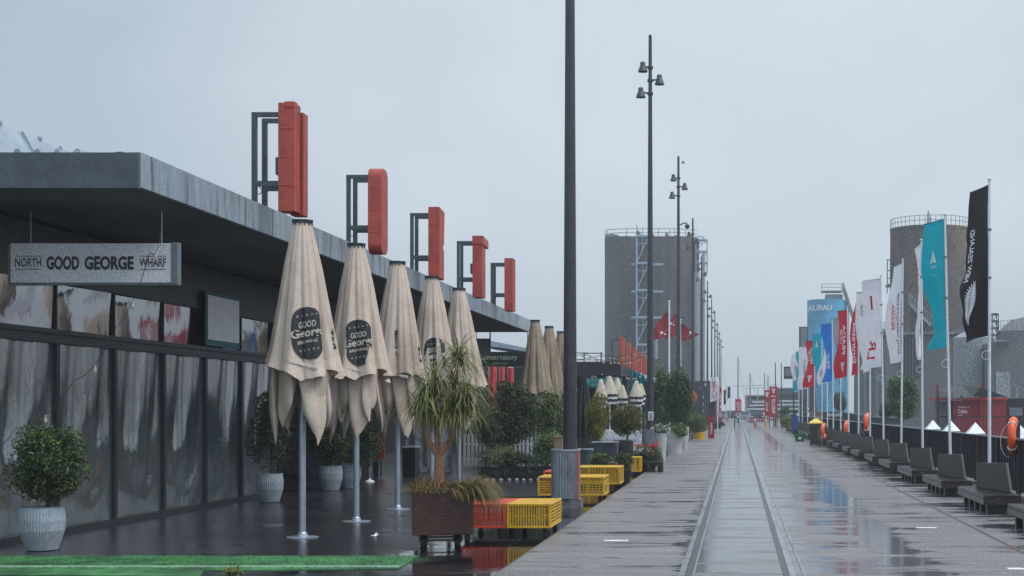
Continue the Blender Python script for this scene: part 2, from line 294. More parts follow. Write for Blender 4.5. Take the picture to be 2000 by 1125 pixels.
# ------------------------------------------------------------------ mesh helpers
class MB:
    def __init__(s): s.v = []; s.f = []
    def add(s, vs, fs):
        k = len(s.v); s.v += [tuple(p) for p in vs]; s.f += [tuple(i + k for i in f) for f in fs]; return s
    def box(s, x0, x1, y0, y1, z0, z1):
        return s.add([(x0,y0,z0),(x1,y0,z0),(x1,y1,z0),(x0,y1,z0),(x0,y0,z1),(x1,y0,z1),(x1,y1,z1),(x0,y1,z1)],
                     [(0,3,2,1),(4,5,6,7),(0,1,5,4),(1,2,6,5),(2,3,7,6),(3,0,4,7)])
    def cyl(s, p0, p1, r0, r1=None, n=12, cap=True):
        r1 = r0 if r1 is None else r1
        p0, p1 = Vector(p0), Vector(p1); d = (p1 - p0)
        if d.length < 1e-9: return s
        d.normalize(); a = d.orthogonal().normalized(); b = d.cross(a)
        vs = []
        for p, r in ((p0, r0), (p1, r1)):
            for i in range(n):
                t = 2 * math.pi * i / n
                vs.append(p + a * (r * math.cos(t)) + b * (r * math.sin(t)))
        fs = [(i, (i + 1) % n, n + (i + 1) % n, n + i) for i in range(n)]
        if cap: fs += [tuple(range(n))[::-1], tuple(range(n, 2 * n))]
        return s.add(vs, fs)
    def path(s, pts, r, n=8, r1=None):
        pts = [Vector(p) for p in pts]; m = len(pts); r1 = r if r1 is None else r1
        vs = []
        up = Vector((0.13, 0.37, 0.92))
        for j, p in enumerate(pts):
            t = (pts[min(j + 1, m - 1)] - pts[max(j - 1, 0)]).normalized()
            a = t.cross(up)
            if a.length < 1e-3: a = t.orthogonal()
            a.normalize(); b = t.cross(a); rr = r + (r1 - r) * j / (m - 1)
            for i in range(n):
                q = 2 * math.pi * i / n
                vs.append(p + a * (rr * math.cos(q)) + b * (rr * math.sin(q)))
        fs = []
        for j in range(m - 1):
            for i in range(n): fs.append((j*n+i, j*n+(i+1)%n, (j+1)*n+(i+1)%n, (j+1)*n+i))
        fs += [tuple(range(n))[::-1], tuple(range((m-1)*n, m*n))]
        return s.add(vs, fs)
    def bar(s, p0, p1, w, h=None):
        h = h or w; p0, p1 = Vector(p0), Vector(p1); d = (p1 - p0).normalized()
        a = d.cross(Vector((0, 0, 1)))
        if a.length < 1e-3: a = Vector((1, 0, 0))
        a.normalize(); b = d.cross(a)
        vs = [p + a * (i * w / 2) + b * (j * h / 2) for p in (p0, p1) for i, j in ((-1,-1),(1,-1),(1,1),(-1,1))]
        return s.add(vs, [(0,1,2,3),(7,6,5,4),(0,4,5,1),(1,5,6,2),(2,6,7,3),(3,7,4,0)])
    def lathe(s, prof, c=(0,0,0), n=24, ribs=0, ribamp=0.0, sx=1, sy=1):
        vs = []
        for r, z in prof:
            for i in range(n):
                t = 2 * math.pi * i / n; rr = r * (1 + (ribamp * (1 if i % 2 else -1) if ribs else 0))
                vs.append((c[0] + sx * rr * math.cos(t), c[1] + sy * rr * math.sin(t), c[2] + z))
        m = len(prof); fs = []
        for j in range(m - 1):
            for i in range(n): fs.append((j*n+i, j*n+(i+1)%n, (j+1)*n+(i+1)%n, (j+1)*n+i))
        fs += [tuple(range(n))[::-1], tuple(range((m-1)*n, m*n))]
        return s.add(vs, fs)
    def prism(s, poly, y0, y1, axis='y'):
        n = len(poly)
        if axis == 'y': vs = [(a, y0, b) for a, b in poly] + [(a, y1, b) for a, b in poly]
        elif axis == 'x': vs = [(y0, a, b) for a, b in poly] + [(y1, a, b) for a, b in poly]
        else: vs = [(a, b, y0) for a, b in poly] + [(a, b, y1) for a, b in poly]
        return s.add(vs, [tuple(range(n)), tuple(range(n, 2*n))[::-1]] + [(i, n + i, n + (i+1) % n, (i+1) % n) for i in range(n)])
    def grid(s, fn, nu, nv, closed=False):
        vs = [fn(i / (nu if closed else nu), j / nv) for j in range(nv + 1) for i in range(nu if closed else nu + 1)]
        w_ = nu if closed else nu + 1; fs = []
        for j in range(nv):
            for i in range(nu):
                a = j * w_ + i; b = j * w_ + (i + 1) % w_
                fs.append((a, b, b + w_, a + w_))
        return s.add(vs, fs)
    def build(s, name, m, parent=None, smooth=False, bevel=0.0):
        off = Vector((0, 0, 0))
        p = parent
        while p is not None: off += p.location; p = p.parent
        me = bpy.data.meshes.new(name)
        me.from_pydata([(x - off.x, y - off.y, z - off.z) for x, y, z in s.v], [], s.f)
        me.materials.append(m if not isinstance(m, str) else M[m])
        if smooth:
            me.polygons.foreach_set('use_smooth', [True] * len(me.polygons))
        me.update()
        import bmesh as _b
        bm = _b.new(); bm.from_mesh(me); _b.ops.recalc_face_normals(bm, faces=bm.faces); bm.to_mesh(me); bm.free()
        o = bpy.data.objects.new(name, me); C.objects.link(o)
        if parent: o.parent = parent
        if bevel:
            b = o.modifiers.new('bevel', 'BEVEL'); b.width = bevel; b.segments = 2; b.limit_method = 'ANGLE'
        if smooth and smooth != 'all':
            try:
                e = o.modifiers.new('split', 'EDGE_SPLIT'); e.split_angle = R(40)
            except Exception: pass
        return o

def tag(o, label=None, cat=None, group=None, kind=None):
    if label: o['label'] = label
    if cat: o['category'] = cat
    if group: o['group'] = group
    if kind: o['kind'] = kind
    return o
def thing(name, label, cat, loc=(0, 0, 0), group=None):
    o = bpy.data.objects.new(name, None); C.objects.link(o); o.location = loc
    o.empty_display_size = 0.2
    return tag(o, label, cat, group)
KIDS = {}
def copy_tree(o, parent=None):
    c = o.copy(); C.objects.link(c)
    if parent: c.parent = parent
    for ch in list(o.children): copy_tree(ch, c)
    return c

def leaves(pts, size, aspect=0.45, jitter=0.4, up=0.0):
    """leaf-sized diamonds at pts -> verts, faces"""
    n = len(pts); P = np.asarray(pts)
    a = rng.normal(size=(n, 3)); a[:, 2] += up; a /= np.linalg.norm(a, axis=1)[:, None]
    b = rng.normal(size=(n, 3)); b -= (a * b).sum(1)[:, None] * a; b /= np.linalg.norm(b, axis=1)[:, None]
    s_ = size * (1 + jitter * rng.uniform(-1, 1, n))[:, None]
    c = np.cross(a, b)
    V = np.empty((n, 4, 3))
    V[:, 0] = P - a * s_ / 2; V[:, 1] = P + b * s_ * aspect / 2 + c * s_ * 0.08
    V[:, 2] = P + a * s_ / 2; V[:, 3] = P - b * s_ * aspect / 2 + c * s_ * 0.08
    return V.reshape(-1, 3), [(4*i, 4*i+1, 4*i+2, 4*i+3) for i in range(n)]
def crown_pts(c, rad, n, shape='ball', lumps=26, spread=0.28, seed=0):
    r_ = np.random.default_rng(seed)
    L_ = []
    while len(L_) < lumps:
        p = r_.uniform(-1, 1, 3); q = np.linalg.norm(p[:2])
        if shape == 'ball':
            k = np.linalg.norm(p)
            if k > 1: continue
            p = p * (0.82 / max(k, 0.5)) if r_.random() < 0.6 else p
        elif shape == 'cone':
            lim = 0.95 * (1 - (p[2] + 1) / 2) ** 0.75 + 0.1
            if p[2] < -0.8: lim *= 0.8
            if q > lim: continue
            p[:2] *= 0.85
        elif shape == 'box':
            p = p * 0.85
        L_.append(p)
    L_ = np.array(L_)
    idx = r_.integers(0, lumps, n)
    off = r_.normal(size=(n, 3)) * spread * r_.uniform(0.5, 1.1, lumps)[idx][:, None]
    P = L_[idx] + off
    if shape != 'box':
        nt_ = max(1, n // 9); tw = r_.normal(size=(max(6, nt_ // 9), 3)); tw /= np.linalg.norm(tw, axis=1)[:, None]
        ti = r_.integers(0, len(tw), nt_); rr_t = r_.uniform(.7, 1.28, nt_)
        tl = r_.uniform(.8, 1.0, len(tw))[ti]
        P[:nt_] = tw[ti] * (rr_t * tl)[:, None] + r_.normal(size=(nt_, 3)) * .045
    k = np.linalg.norm(P, axis=1)
    if shape == 'ball':
        k[:nt_] = 0
        P[k > 1.12] *= (1.12 / k[k > 1.12])[:, None]
        th = np.arctan2(P[:, 1], P[:, 0]); zz = P[:, 2]; a_ = r_.uniform(0, 6.28, 4)
        P *= (.98 + .09 * np.sin(3 * th + a_[0]) * np.cos(2.6 * zz + a_[1]) + .07 * np.sin(5 * zz + 2 * th + a_[2]) + .04 * np.sin(9 * zz + 5 * th + a_[3]))[:, None]
    return np.asarray(c) + P * np.asarray(rad)
def leafmesh(name, pts, size, m, parent, aspect=0.45, up=0.0):
    v, f = leaves(pts, size, aspect, up=up)
    b = MB(); b.v = [tuple(x) for x in v]; b.f = f
    off = Vector((0, 0, 0)); p = parent
    while p is not None: off += p.location; p = p.parent
    me = bpy.data.meshes.new(name)
    me.from_pydata([(x - off.x, y - off.y, z - off.z) for x, y, z in b.v], [], b.f)
    me.materials.append(M[m]); me.update()
    o = bpy.data.objects.new(name, me); C.objects.link(o); o.parent = parent
    return o
def blade(mb, base, d0, length, width, droop, segs=5):
    p = Vector(base); d = Vector(d0).normalized(); side = d.cross(Vector((0, 0, 1)))
    if side.length < 0.05: side = Vector((1, 0, 0))
    side.normalize(); st = length / segs; vs = []
    for i in range(segs + 1):
        w_ = width * (1 - (i / segs) ** 2) * 0.5 + 0.0008
        vs += [p - side * w_, p + side * w_]
        p = p + d * st; d = (d + Vector((0, 0, -droop / segs))).normalized()
    mb.add(vs, [(2*i, 2*i+1, 2*i+3, 2*i+2) for i in range(segs)])

# ---- text
_tc = {}
def text2d(s, bold=0.0):
    key = (s, bold)
    if key in _tc: return _tc[key]
    cu = bpy.data.curves.new('t', 'FONT'); cu.body = s; cu.size = 1; cu.resolution_u = 3; cu.offset = bold; cu.fill_mode = 'FRONT'
    o = bpy.data.objects.new('t', cu); C.objects.link(o); bpy.context.view_layer.update()
    me = bpy.data.meshes.new_from_object(o)
    vs = [(v.co.x, v.co.y) for v in me.vertices]; fs = [tuple(p.vertices) for p in me.polygons]
    bpy.data.objects.remove(o); bpy.data.curves.remove(cu); bpy.data.meshes.remove(me)
    if not vs: vs = [(0, 0)]; fs = []
    x0 = min(v[0] for v in vs); x1 = max(v[0] for v in vs); y0 = min(v[1] for v in vs); y1 = max(v[1] for v in vs)
    vs = [((x - x0) / max(x1 - x0, 1e-6), (y - y0) / max(y1 - y0, 1e-6)) for x, y in vs]
    _tc[key] = (vs, fs); return _tc[key]
def text_on(mb, s, x0, x1, y0, y1, fn, bold=0.0):
    """lay text s over the rectangle [x0,x1]x[y0,y1] of surface fn(a,b)->point"""
    vs, fs = text2d(s, bold)
    mb.add([fn(x0 + (x1 - x0) * u, y0 + (y1 - y0) * v) for u, v in vs], fs)

ORD = ['nearest', 'second nearest', 'third nearest', 'fourth nearest', 'fifth nearest', 'sixth nearest', 'seventh nearest', 'eighth nearest',
       'ninth nearest', 'tenth nearest', 'eleventh nearest', 'twelfth nearest', 'thirteenth nearest', 'fourteenth nearest', 'fifteenth nearest',
       'sixteenth nearest', 'seventeenth nearest', 'eighteenth nearest', 'nineteenth nearest', 'twentieth nearest']

# ================================================================== GROUND
def sheet(name, x0, x1, y0, y1, z, m, thick=None):
    b = MB()
    if thick: b.box(x0, x1, y0, y1, z - thick, z)
    else: b.add([(x0,y0,z),(x1,y0,z),(x1,y1,z),(x0,y1,z)], [(0,1,2,3)])
    return tag(b.build(name, m), kind='structure')
M['ground'] = mat('ground', (0.07, 0.07, 0.075), 0.35, 0, 0.3, 0.3)
sheet('ground', -700, 700, -60, 1100, -0.16, M['ground'])
M['plaza'] = wet_mat('plaza', (0.030, 0.030, 0.035), (0.010, 0.010, 0.012), 0.22, 0.06,
    [(-12, 0.14), (-5.2, 0.12), (-3.9, 0.25), (-3.2, 0.9), (-2.3, 1.0)], -12, -2.3, sscale=(0.7, 1.4, 1), thresh=(0.42, 0.66), bump=1.0, spk=38)
sheet('pavement', -40, -2.345, -8, 260, -0.05, M['plaza'], 0.1)
M['deck'] = wet_mat('deck', (0.140, 0.128, 0.128), (0.05, 0.05, 0.055), 0.42, 0.10,
    [(-2.4, 0.18), (-0.75, 0.22), (-0.55, 0.78), (0.0, 0.70), (0.55, 0.82), (0.8, 0.64), (1.0, 0.52), (1.45, 0.46), (1.62, 0.78), (1.95, 0.80),
     (2.15, 0.30), (3.0, 0.25), (3.5, 0.6), (5.4, 0.5)], -2.4, 5.4, plank=0.21, sscale=(0.45, 1.7, 1), thresh=(0.42, 0.62), bump=1.0, spk=45)
sheet('wharf_road', -2.33, 5.6, -8, 240, 0.0, M['deck'], 0.16)
M['far_road'] = wet_mat('far_road', (0.10, 0.10, 0.11), (0.07, 0.07, 0.08), 0.42, 0.2, [(-40, 0.4), (40, 0.5)], -40, 40, bump=0.3)
sheet('far_quay', -60, 60, 240.2, 420, -0.01, M['far_road'], 0.1)
# water beyond the balustrade
wm_ = mat('water', (0.02, 0.03, 0.035), 0.12, 0, 0.2, 1, 0.4, 2.5)
sheet('water', 7.5, 260, 5, 700, -0.12, wm_)
sheet('far_wharf', 8.2, 120, 62, 300, 0.1, M['ground'], 0.25)
b = MB().box(-2.345, -2.328, -8, 240, -0.04, 0.004)
tag(b.build('kerb', mat('kerb', (0.10, 0.10, 0.105), 0.4)), kind='structure')
# rails let into the deck
for sx, nm in ((-0.535, 'rail'), (0.535, 'rail')):
    b = MB(); b.box(sx - 0.030, sx + 0.030, -8, 235, 0.0035, 0.009); b.box(sx + 0.10, sx + 0.125, -8, 235, 0.0035, 0.007)
    r_ = tag(b.build('rail', 'steel_rail'), kind='structure')
    b = MB(); s_ = 1 if sx < 0 else -1
    b.box(min(sx + s_*0.036, sx + s_*0.095), max(sx + s_*0.036, sx + s_*0.095), -8, 235, 0.0, 0.0045)
    tag(b.build('rail_groove', 'groove'), kind='structure')
# painted dashes
for (px0, px1, py) in ((1180, 1227, 1056), (1789, 1829, 1031), (1968, 2000, 1111)):
    d = D_(py); b = MB(); b.box(X_(px0, d), X_(px1, d), d - 0.06, d + 0.07, 0.0, 0.004)
    tag(b.build('road_marking', 'paint'), kind='structure')

# drain slot along the right of the deck
b = MB()
b.box(3.16, 3.20, -5, 200, 0.0, 0.004)
tag(b.build('drain', 'groove'), kind='structure')

# green turf strip
M['turf'] = mat('turf', (0.042, 0.16, 0.05), 0.75, 0, 0.6, 2.2, 0.4, 60, stain=((0.012, 0.06, 0.02), 1.2, (1, 1, 1)))
tf = thing('turf_strip', 'bright green artificial turf strip lying across the wet paving in the foreground', 'artificial turf', (-6, 15, -0.05))
b = MB(); poly = [(-14, 14.55), (X_(405, 14.3), 14.10), (X_(405, 14.7), 14.60), (X_(775, 14.7), 14.75), (X_(818, 16.05), 16.05), (-14, 16.05)]
b.prism(poly, -0.05, -0.040, 'z'); b.build('base', 'turf', tf)
b = MB()
r_ = np.random.default_rng(3)
for i in range(9000):
    x = r_.uniform(-9.6, -3.4); y = r_.uniform(14.65, 16.0)
    if x > -3.9 + (y - 14.7) * 0.4 + 0.15: continue
    h = r_.uniform(0.008, 0.022); dx, dy = r_.normal(size=2) * 0.008
    b.add([(x - 0.003, y, -0.041), (x + 0.003, y, -0.041), (x + dx, y + dy, -0.041 + h)], [(0, 1, 2)])
tag(b.build('pile', 'turf', tf), kind='stuff')
b = MB(); b.box(-14, X_(775, 14.8), 14.86, 14.885, -0.039, -0.026); b.build('white_line', mat('turf_line', (0.4, 0.55, 0.4), 0.6, 0, 0.3, 20), tf)

# ================================================================== LEFT SHED
FX = -6.5; WX = -8.95
shed = thing('restaurant_shed', 'long low wharf restaurant with grey metal canopy and clear curtain wall at left', 'building', (-9.5, 30, -0.05))
b = MB(); b.box(FX - 0.06, FX, 15.62, 42.6, 4.02, 4.40)
for yy in np.arange(17.6, 42.5, 2.45): b.box(FX - 0.002, FX + 0.006, yy, yy + 0.02, 4.03, 4.39)
b.build('fascia', 'fascia', shed)
b = MB()
yy = 42.62
while yy < 45.0:
    b.box(FX - 0.05, FX + 0.012, yy, yy + 0.06, 4.02, 4.40); yy += 0.15
b.box(FX - 0.06, FX - 0.005, 42.62, 45.1, 4.03, 4.39)
b.build('ribbed_fascia_end', 'white_ribs', shed)
b = MB(); b.box(-13.5, FX - 0.0, 15.55, 15.617, 4.0, 4.385); b.build('end_fascia', 'fascia_shaded', shed)
b = MB()
for i in range(26):
    x = X_(25, 15.55) + 0.22 * (3 - i) if i > 0 else X_(25, 15.55) + 0.66
    x = X_(150, 15.55) - 0.218 * i
    b.prism([(x - 0.045, 4.37), (x + 0.045, 4.37), (x + 0.02, 4.425), (x - 0.02, 4.425)], 15.56, 44.9)
b.prism([(-13.4, 4.40), (-7.2, 4.385), (-7.2, 4.36), (-13.4, 4.36)], 15.62, 45)
b.build('canopy_roof', 'roof_sheet', shed)
b = MB(); b.prism([(X_(165, 16.3), 4.38), (X_(190, 16.3), 4.50), (X_(238, 16.3), 4.53), (X_(252, 16.3), 4.38)], 16.3, 16.75)
b.build('flashing_box', 'frame_steel', shed)
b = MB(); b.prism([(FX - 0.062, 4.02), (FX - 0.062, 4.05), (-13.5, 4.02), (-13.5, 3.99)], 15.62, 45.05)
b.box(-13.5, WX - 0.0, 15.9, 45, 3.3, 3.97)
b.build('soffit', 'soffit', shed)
# rear clerestory roof
b = MB(); b.add([(-10.3, 19.0, 5.57), (-9.35, 19.0, 3.9), (-9.35, 45, 3.9), (-10.3, 45, 5.57), (-10.36, 19.0, 5.55), (-10.36, 45, 5.55)], [(0,1,2,3),(0,3,5,4)])
for yy in np.arange(19.5, 45, 1.15):
    b.bar((-10.3, yy, 5.60), (-9.35, yy, 3.93), 0.03, 0.03)
    b.box(-10.33, -10.28, yy + 0.5, yy + 0.56, 5.57, 5.62)
b.build('clerestory_roof', 'roof_sheet', shed)
b = MB(); b.prism([(-10.3, 5.54), (-9.4, 3.96), (-14, 3.96), (-14, 5.2)], 18.9, 18.98)
b.prism([(-10.36, 5.50), (-14, 5.2), (-14, 3.9), (-10.36, 3.9)], 19.0, 45)
b.build('clerestory_end_wall', 'fascia_shaded', shed)
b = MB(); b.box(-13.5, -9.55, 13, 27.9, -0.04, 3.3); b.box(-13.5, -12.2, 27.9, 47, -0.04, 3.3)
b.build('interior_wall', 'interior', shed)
posts = [13.55 + 1.75 * i for i in range(9)]
pn_w = X_(0, 1)
for y in posts:
    b = MB(); b.box(WX - 0.05, WX + 0.05, y - 0.045, y + 0.045, -0.05, 2.47); b.box(WX - 0.03, WX + 0.03, y - 0.018, y + 0.018, 2.63, 3.27)
    o = b.build('mullion', 'dark_steel', shed)
b = MB(); b.box(WX - 0.07, WX + 0.085, 12.0, 27.6, 2.46, 2.52); b.box(WX - 0.06, WX + 0.055, 12.0, 27.6, 2.52, 2.58); b.box(WX - 0.07, WX + 0.095, 12.0, 27.6, 2.58, 2.64)
b.build('transom', 'dark_steel', shed)
b = MB(); b.box(WX - 0.08, WX + 0.06, 15.9, 45, 3.26, 3.96); b.build('head_beam', 'dark_steel', shed)
b = MB(); b.box(WX - 0.09, WX + 0.07, 12, 27.6, -0.05, 0.03); b.build('sill', 'dark_steel', shed)
def glassy(name, col, rough, ior, bump, sc_, st=(1, 1, 1)):
    m = mat(name, col, rough, 0, 0.25, 2.0, bump, sc_, stretch=st, ior=ior); return m
M['pvc'] = glassy('pvc', (0.075, 0.098, 0.115), 0.025, 4.2, 0.22, 16, (1, 2.0, 0.35))
M['glass'] = glassy('glass', (0.03, 0.033, 0.04), 0.04, 4.2, 0.12, 2.5)
r_ = random.Random(4)
for k in range(len(posts) - 1):
    y0, y1 = posts[k] + 0.05, posts[k + 1] - 0.05
    p1_, p2_, p3_ = r_.uniform(0, 6), r_.uniform(0, 6), r_.uniform(0.7, 1.3)
    def pv(u, v, y0=y0, y1=y1, p1=p1_, p2=p2_, p3=p3_):
        z = 0.0 + 2.47 * v
        # tension folds fan out of the top corner, slack catenary waves near the floor
        fan = math.sin((7 + 3 * p3) * u + 6.5 * p3 * (1 - v) ** 1.4 + p1) * 0.021 * (0.35 + 0.65 * v)
        fine = math.sin(31 * u + 9 * (1 - v) + p2) * 0.0050 * v + math.sin(58 * u - 6 * v + 2 * p1) * 0.0016
        cat = math.sin((v * 7.0 - 1.6 * (2 * u - 1) ** 2) * 3.1) * 0.009 * (1 - v) ** 2
        edge = math.sin(math.pi * u) ** 0.5
        return (WX + (fan + fine + cat) * edge, y0 + (y1 - y0) * u, z)
    b = MB(); b.grid(pv, 40, 50); b.build('clear_curtain', 'pvc', shed, smooth='all')
    def gv(u, v, y0=y0, y1=y1, p1=p1_):
        return (WX + 0.012 * math.sin(3.2 * u + p1) * math.sin(2.5 * v + p1), y0 - .03 + (y1 - y0 + .06) * u, 2.64 + 0.64 * v)
    b = MB(); b.grid(gv, 16, 8); b.build('upper_pane', 'glass', shed, smooth='all')
# dark open bay beyond the curtain wall
for y in (27.6, 31.5, 35.5, 40.0, 44.5):
    b = MB(); b.box(WX - 0.06, WX + 0.06, y - 0.06, y + 0.06, -0.05, 3.3); b.build('bay_post', 'dark_steel', shed)
b = MB(); b.box(-12.1, -9.2, 36.0, 36.1, -0.05, 2.6); b.build('inner_partition', 'concrete_mid', shed)

# board hung in front of the upper panes
o = thing('menu_board', 'blank pale board with a teal edge hung against the upper panes of the shed', 'notice board', (-8.8, 24.5, 2.7))
b = MB(); b.box(-8.83, -8.80, 23.75, 25.35, 2.66, 3.56); b.build('backing', 'teal_dark', o)
b = MB(); b.box(-8.797, -8.79, 23.82, 25.30, 2.76, 3.50); b.build('face', 'board', o)

# hanging sign
o = thing('hanging_sign', 'pale lettered sign board hung under the canopy end, reading North Wharf', 'sign', (-7.6, 17, 3.09))
SD = 17.0
def sp(a, c): return (X_(a, SD), SD - 0.055, Z_(c, SD))
b = MB(); b.box(X_(24, SD), X_(338, SD), SD - 0.05, SD + 0.05, Z_(553, SD), Z_(476, SD)); b.build('board', 'sign_white', o, bevel=0.006)
b = MB(); b.box(X_(338, SD) + 0.001, X_(350, SD), SD - 0.058, SD + 0.06, Z_(554, SD), Z_(474, SD)); b.box(X_(20, SD), X_(24, SD) - 0.001, SD - 0.058, SD + 0.06, Z_(554, SD), Z_(478, SD))
b.box(X_(20, SD), X_(350, SD), SD - 0.056, SD + 0.058, Z_(557, SD), Z_(554.5, SD)); b.build('frame', 'grey_steel', o)
b = MB()
text_on(b, 'GOOD', 95, 159, 528, 501, lambda a, c: sp(a, c), 0.045); text_on(b, 'GEORGE', 169, 265, 528, 501, lambda a, c: sp(a, c), 0.045)
text_on(b, 'NORTH', 34, 85, 522, 505, lambda a, c: sp(a, c), 0.015); text_on(b, 'WHARF', 276, 328, 522, 505, lambda a, c: sp(a, c), 0.015)
for a0, a1 in ((34, 85), (276, 328)):
    for c in (501, 526.5):
        b.add([sp(a0, c + 1), sp(a1, c + 1), sp(a1, c - 0.4), sp(a0, c - 0.4)], [(0,1,2,3)])
b.build('lettering', 'sign_ink', o)
b = MB()
for px in (60, 316): b.cyl((X_(px, SD), SD, Z_(476, SD)), (X_(px, SD), SD, 3.95), 0.006, n=6)
b.build('hanger', 'alu', o)

# string lights by the shed front
def string_lights(label, pts, nb, r=0.006, br=0.022, group=None, skip=0):
    o = thing('string_lights', label, 'string lights', pts[0], group)
    P = []
    for (p, q, sag) in zip(pts[:-1], pts[1:], [0.12] * 9):
        for i in range(9):
            t = i / 8; v = Vector(p).lerp(Vector(q), t); v.z -= sag * 4 * t * (1 - t); P.append(v)
    b = MB(); b.path(P, r, 5); b.build('wire', 'black', o)
    for i in range(nb):
        p = P[min(len(P) - 1, int((i + 0.5) * len(P) / nb))]
        b = MB(); b.lathe([(0.008, 0), (0.010, -0.03), (br, -0.055), (br, -0.075), (0.004, -0.10)], p, 8)
        b.build('bulb', 'bulb', o)
    return o
def W3(px, py, d): return (X_(px, d), d, Z_(py, d))
string_lights('loose black festoon wire sagging past the lettered sign to the lower left', [W3(316, 450, 15.9), W3(293, 492, 15.7), W3(226, 640, 15.5), W3(145, 742, 15.4), W3(32, 836, 15.2), W3(-60, 880, 15.0)], 5, .004, .016)

# ================================================================== RED SIGN BOXES
def sign_box(label, d, variant, z_top=5.72, z_bot=4.22, group='red lantern boxes on the canopy edge', fx=FX):
    o = thing('roof_sign', label, 'roof sign', (fx, d, 4.38), group)
    s = 0.0
    b = MB()
    zt, zb = z_top - 0.12, 4.62
    for yy in (d, d + 0.42):
        b.box(fx - 0.075, fx - 0.01, yy, yy + 0.06, 4.36, zt)
        b.box(fx - 0.01, fx + 0.36, yy, yy + 0.06, zt - 0.06, zt)
        b.box(fx - 0.01, fx + 0.36, yy, yy + 0.06, zb, zb + 0.07)
    b.build('frame', 'frame_steel', o)
    x0 = fx + 0.30; x1 = x0 + 0.225; y0, y1 = d - 0.05, d + (0.22 if variant == 0 else 0.42)
    b = MB()
    if variant == 0:
        b.box(x0, x1, y0, y1, z_bot, z_top)
        b.box(x0 + .08, x1 + 0.035, y1 + .002, y1 + 0.22, z_bot - 0.02, z_top - 0.08)
        b.box(x0 + 0.09, x1 + 0.004, y0 - 0.01, y0 + 0.13, z_top - 0.07, z_top + 0.015)
    elif variant == 1:
        r0 = 0.16; pr = []
        for (cy, cz, a0) in ((y1 - r0, z_top - r0, 0), (y0 + r0, z_top - r0, 90), (y0 + r0, z_bot + r0, 180), (y1 - r0, z_bot + r0, 270)):
            for k in range(7):
                a = R(a0 + k * 15); pr.append((cy + r0 * math.cos(a), cz + r0 * math.sin(a)))
        b.prism(pr, x0, x1, 'x')
    elif variant == 2:
        b.prism([(y0, z_top), (y1 + 0.06, z_top - 0.05), (y1, (z_top + z_bot) / 2 + 0.02), (y1 - 0.1, (z_top + z_bot) / 2 - 0.06), (y1, (z_top + z_bot) / 2 - 0.14), (y1, z_bot), (y0, z_bot + 0.02)], x0, x1, 'x')
    elif variant == 3:
        b.box(x0, x1, y0, y1, z_bot, z_top - 0.2); b.prism([(y0 - 0.02, z_top), (y1 + 0.25, z_top - 0.05), (y1 + 0.25, z_top - 0.24), (y0 - 0.02, z_top - 0.2)], x0 - 0.002, x1 + 0.03, 'x')
    else:
        b.box(x0, x1, y0, y1, z_bot, z_top)
    b.build('red_box', 'red', o, bevel=0.008)
    b = MB(); b.box(x1 + .001, x1 + .006, y0 + .08, y0 + .10, z_bot + .15, z_top - .15)
    for zz in (z_bot + .35, (z_bot + z_top) / 2, z_top - .35): b.box(x0 + .02, x1 - .02, y0 - .006, y0 - .001, zz, zz + .008)
    b.build('panel_seam', 'crate_red', o)
    if variant in (0, 3):
        b = MB(); b.box(x0 - 0.07, x0 - 0.001, y0 + 0.1, y0 + 0.3, 4.78, 5.02); b.build('junction_box', 'frame_steel', o, bevel=0.01)
    b = MB(); b.path([(fx + 0.02 + 0.04 * math.sin(t), d + 0.02, 4.56 + 0.05 * math.cos(t)) for t in np.linspace(0, 5.5, 12)], 0.006, 5); b.build('cable_loop', 'black', o)
    return o
labs = ['largest double red box sign on a steel frame, leftmost on the canopy edge',
        'red box sign with rounded corners, second along the canopy edge',
        'red box sign with a notched back edge, third along the canopy edge',
        'narrow red box sign with an overhanging cap, fourth along the canopy edge',
        'small plain red box sign, last along the near canopy edge']
for i, (d, zt) in enumerate(((19.4, 5.74), (24.1, 5.66), (28.8, 5.66), (33.6, 5.66), (38.2, 5.62))):
    sign_box(labs[i], d, i, zt, 4.27 if i == 0 else 4.22)

